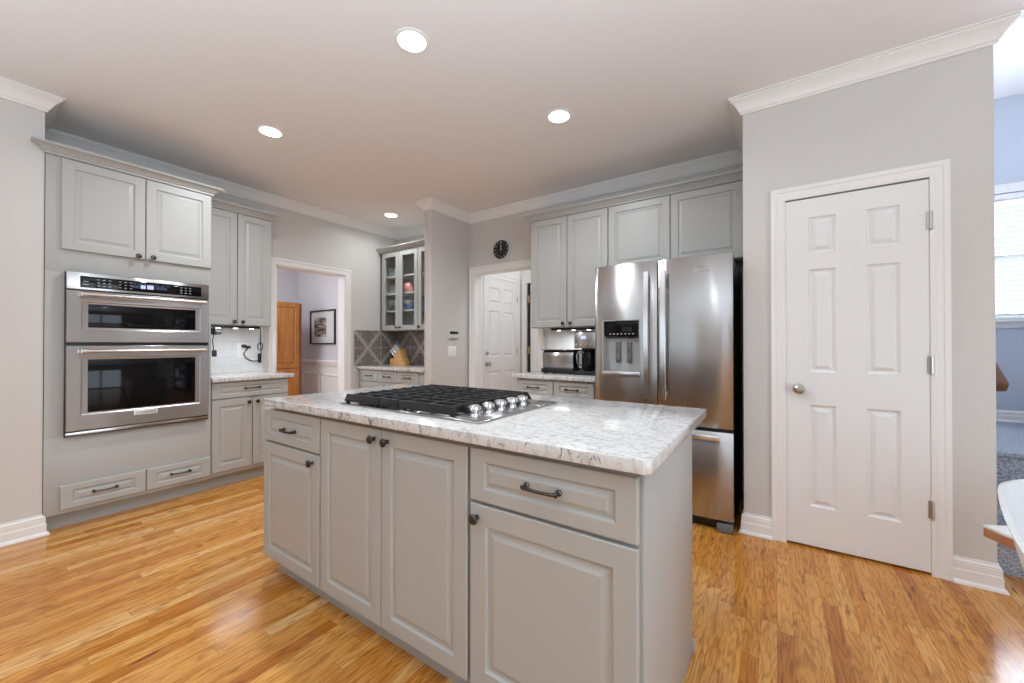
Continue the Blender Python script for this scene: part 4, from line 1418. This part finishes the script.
tm = thing('thermostat', 'small white thermostat with dark display on the short wall stub', 'thermostat', (-3.085, 3.39, 1.3))
fs = east(-3.085, 0, 0)
MB().box(3.292, 3.45, 1.243, 1.345, 0, .022, .005, fs).build('case', M['beige'], tm)
MB().box(3.300, 3.442, 1.302, 1.335, .0215, .0228, .0004, fs).build('display', M['black'], tm)
MB().box(3.300, 3.44, 1.250, 1.258, .0215, .0235, .0004, fs).build('button_strip', M['brass'], tm)
sw = thing('light_switch', 'white double rocker light switch below the thermostat', 'switch', (-3.085, 3.36, 1.1))
MB().box(3.290, 3.425, 1.045, 1.165, 0, .006, .002, fs).build('plate', M['white'], sw)
for y in (3.33, 3.385):
    MB().box(y - .016, y + .016, 1.07, 1.14, .005, .010, .002, fs).build('rocker', M['white'], sw)

pc = thing('framed_picture', 'black-framed sepia landscape print over the dining wainscot', 'picture', (-6.36, 3.75, 1.17))
fp = south(0, 3.75, 0)
p0, p1, q0, q1 = -6.755, -6.005, 1.185, 1.765
fr_ = MB()
for a in ((p0, p1, q1 - .022, q1), (p0, p1, q0, q0 + .022), (p0, p0 + .022, q0, q1), (p1 - .022, p1, q0, q1)):
    fr_.box(a[0], a[1], a[2], a[3], 0, .028, .002, fp)
fr_.build('frame', M['black'], pc)
MB().box(p0 + .02, p1 - .02, q0 + .02, q1 - .02, .002, .008, 0, fp).build('mount', M['mat'], pc)
MB().box(p0 + .115, p1 - .27, q0 + .125, q1 - .12, .008, .0095, 0, fp).build('print', M['print'], pc)
MB().box(p0 + .02, p1 - .02, q0 + .02, q1 - .02, .014, .016, 0, fp).build('glass', M['picglass'], pc)

ar = thing('oak_cupboard', 'tall honey oak cupboard in the dining room beyond the doorway', 'cupboard', (-6.6, 2.9, 0))
fa = east(-6.30, 0, 0)
MB().box(2.42, 3.30, 0, 1.84, -.45, 0, .003, fa).build('body', M['oak'], ar)
MB().box(3.30, 3.345, 0, 1.835, -.44, -.005, .003, fa).build('shadow_strip', M['oakdark'], ar)  # dark strip painted as the shadow beside the cupboard
for u0, u1 in ((2.43, 2.86), (2.87, 3.295)):
    for v0, v1 in ((.10, .80), (.815, 1.825)):
        MB().panel(fa @ Matrix.Translation((u0, v0, 0)), u1 - u0, v1 - v0, .02, [(.06, u1 - u0 - .06, .06, v1 - v0 - .06)], RP).build('door', M['oak'], ar)

# --- recessed ceiling lights
rl = None
for (x, y), lab in zip(((-1.54, 1.375), (-1.22, 2.39), (-3.055, 1.389), (-3.837, 3.103), (-1.75, .3), (-.35, .35)),
                       ('recessed ceiling light above the island cooktop', 'recessed ceiling light in front of the refrigerator cabinets', 'recessed ceiling light in front of the tall oven cabinet', 'recessed ceiling light in front of the glass cabinet',
                        'recessed ceiling light out of view before the island doors', 'recessed ceiling light out of view above the viewpoint')):
    lab = 'round lit ' + lab
    if rl is None:
        rl = thing('recessed_light', lab, 'ceiling light', (x, y, CZ), 'recessed ceiling lights')
        m_ = up(x, y, CZ)
        MB().lathe([(.088, 0), (.088, -.003), (.080, -.006), (.070, -.005), (.069, 0)], m_, 40).build('trim_ring', M['white'], rl)
        MB().lathe([(.069, -.002), (.069, -.003), (0, -.0032)], m_, 40).build('lens', M['lens'], rl)
        area_light('lamp', (0, 0, -.02), (0, 0, 0), .12, .12, 13.5, (.90, .955, 1.0), rl, 'DISK', 160)
    else:
        t = copy_tree(rl, (x, y, CZ), lab)
        if y < 1 or x < -3:             # lamp power adjusted to balance the brightness of nearby surfaces
            for ch in t.children:
                if ch.type == 'LIGHT':
                    ch.data = ch.data.copy()
                    ch.data.energy *= .14 if y < 1 else (.5 if x < -3.5 else 1.45)

# --- table and chair at the right edge
e1 = Vector((.89, .455, 0)).normalized()
e2 = Vector((.455, -.89, 0)).normalized()
C0 = Vector((.655, 2.255, 0))
tb = thing('side_table', 'white topped side table with wooden edge, its corner showing before the pantry wall', 'table', tuple(C0 + e1 * .45 + e2 * .2))
mt = frame(C0, e2, e1, (0, 0, 1))
mt = frame(C0, e1, e2, (0, 0, 1))
MB().box(0, .9, 0, .42, .490, .500, .001, mt).build('top', M['tabletop'], tb)
MB().box(.0005, .8995, .0005, .4195, .456, .490, .001, mt).build('edge_band', M['edge'], tb)
MB().lathe([(.0, 0), (.19, 0), (.19, .012), (.05, .03), (.035, .08), (.035, .40), (.09, .45), (0, .457)], Matrix.Translation(C0 + e1 * .5 + e2 * .21), 32).build('pedestal', M['tabletop'], tb)


def shell_chair():
    cx, cy = .786, 1.475
    t = thing('shell_chair', 'white moulded shell chair at the right edge of the picture', 'chair', (cx, cy, 0))
    e1_ = Vector((.342, -.94, 0))          # the way the chair faces
    side = Vector((-.94, -.342, 0))
    b = bmesh.new()
    NA, NR = 72, 14
    grid = []
    for i in range(NA + 1):
        th_ = -PI + 2 * PI * i / NA            # 0 = straight back, +-pi = front
        q = abs(th_)
        sm = lambda a, c_: (lambda x: x * x * (3 - 2 * x))(max(0, min(1, (q - a) / (c_ - a))))
        rim = .815 - .155 * sm(.75, 1.75) - .215 * sm(1.9, 2.7)
        back = (1 + math.cos(th_)) / 2
        rad = .290 + .02 * back
        row = []
        for k in range(NR + 1):
            s = k / NR
            if s < .4:
                r, z = rad * .60 * s / .4, .425 + .012 * (s / .4) ** 3
            else:
                q = (s - .4) / .6
                r = rad * (.60 + .40 * q ** .62)
                z = .437 + (rim - .437) * q ** 1.25
            p = Vector((cx, cy, z)) + (-e1_ * math.cos(th_) + side * math.sin(th_)) * r
            row.append(p)
        # rolled lip
        p = row[-1] + (-e1_ * math.cos(th_) + side * math.sin(th_)) * .012 - Vector((0, 0, .004))
        row.append(p)
        grid.append(row)
    vv = [[b.verts.new(p) for p in row] for row in grid[:-1]]
    for i in range(NA):
        a, c_ = vv[i], vv[(i + 1) % NA]
        for k in range(NR + 1):
            b.faces.new((a[k], c_[k], c_[k + 1], a[k + 1]))
    bmesh.ops.remove_doubles(b, verts=b.verts, dist=1e-4)
    bmesh.ops.recalc_face_normals(b, faces=b.faces)
    geo = bmesh.ops.solidify(b, geom=list(b.faces), thickness=.007)
    sh = MB()._add(b).build('shell', M['shell'], t, 60)
    for sx in (-1, 1):
        for sy in (-1, 1):
            p = Vector((cx, cy, 0))
            top = p + e1_ * .10 * sx + side * .10 * sy + Vector((0, 0, .422))
            bot = p + e1_ * .23 * sx + side * .22 * sy
            MB().tube([bot, top], [.010, .015], 12).build('leg', M['oak'], t)
    MB().tube([Vector((cx, cy, .40)) - e1_ * .11 - side * .11, Vector((cx, cy, .40)) + e1_ * .11 + side * .11], .008, 8).tube([Vector((cx, cy, .40)) - e1_ * .11 + side * .11, Vector((cx, cy, .40)) + e1_ * .11 - side * .11], .008, 8).build('brace', M['black'], t)


shell_chair()

# --- window joinery behind the viewpoint and the patio opening
n = 2
for x0, x1 in ((-2.8, -1.2), (.1, 1.7)):
    wj = MB()
    for a in ((x0, x0 + .05), (x1 - .05, x1), ((x0 + x1) / 2 - .03, (x0 + x1) / 2 + .03)):
        wj.box(a[0], a[1], -3.10, -3.04, .75, 2.25)
    for z in (.75, 1.47, 2.20):
        wj.box(x0, x1, -3.10, -3.04, z, z + .05)
    struct(wj, 'window_%d' % n, M['trim'], 'white framed window behind the viewpoint')
    n += 1
wj = MB()
for a in ((-1.4, -1.33), (.93, 1.0), (-.25, -.15)):
    wj.box(3.22, 3.28, a[0], a[1], 0, 2.2)
wj.box(3.22, 3.28, -1.4, 1.0, 2.13, 2.2).box(3.22, 3.28, -1.4, 1.0, 0, .1)
struct(wj, 'window_%d' % n, M['trim'], 'white framed patio door out of view on the right')
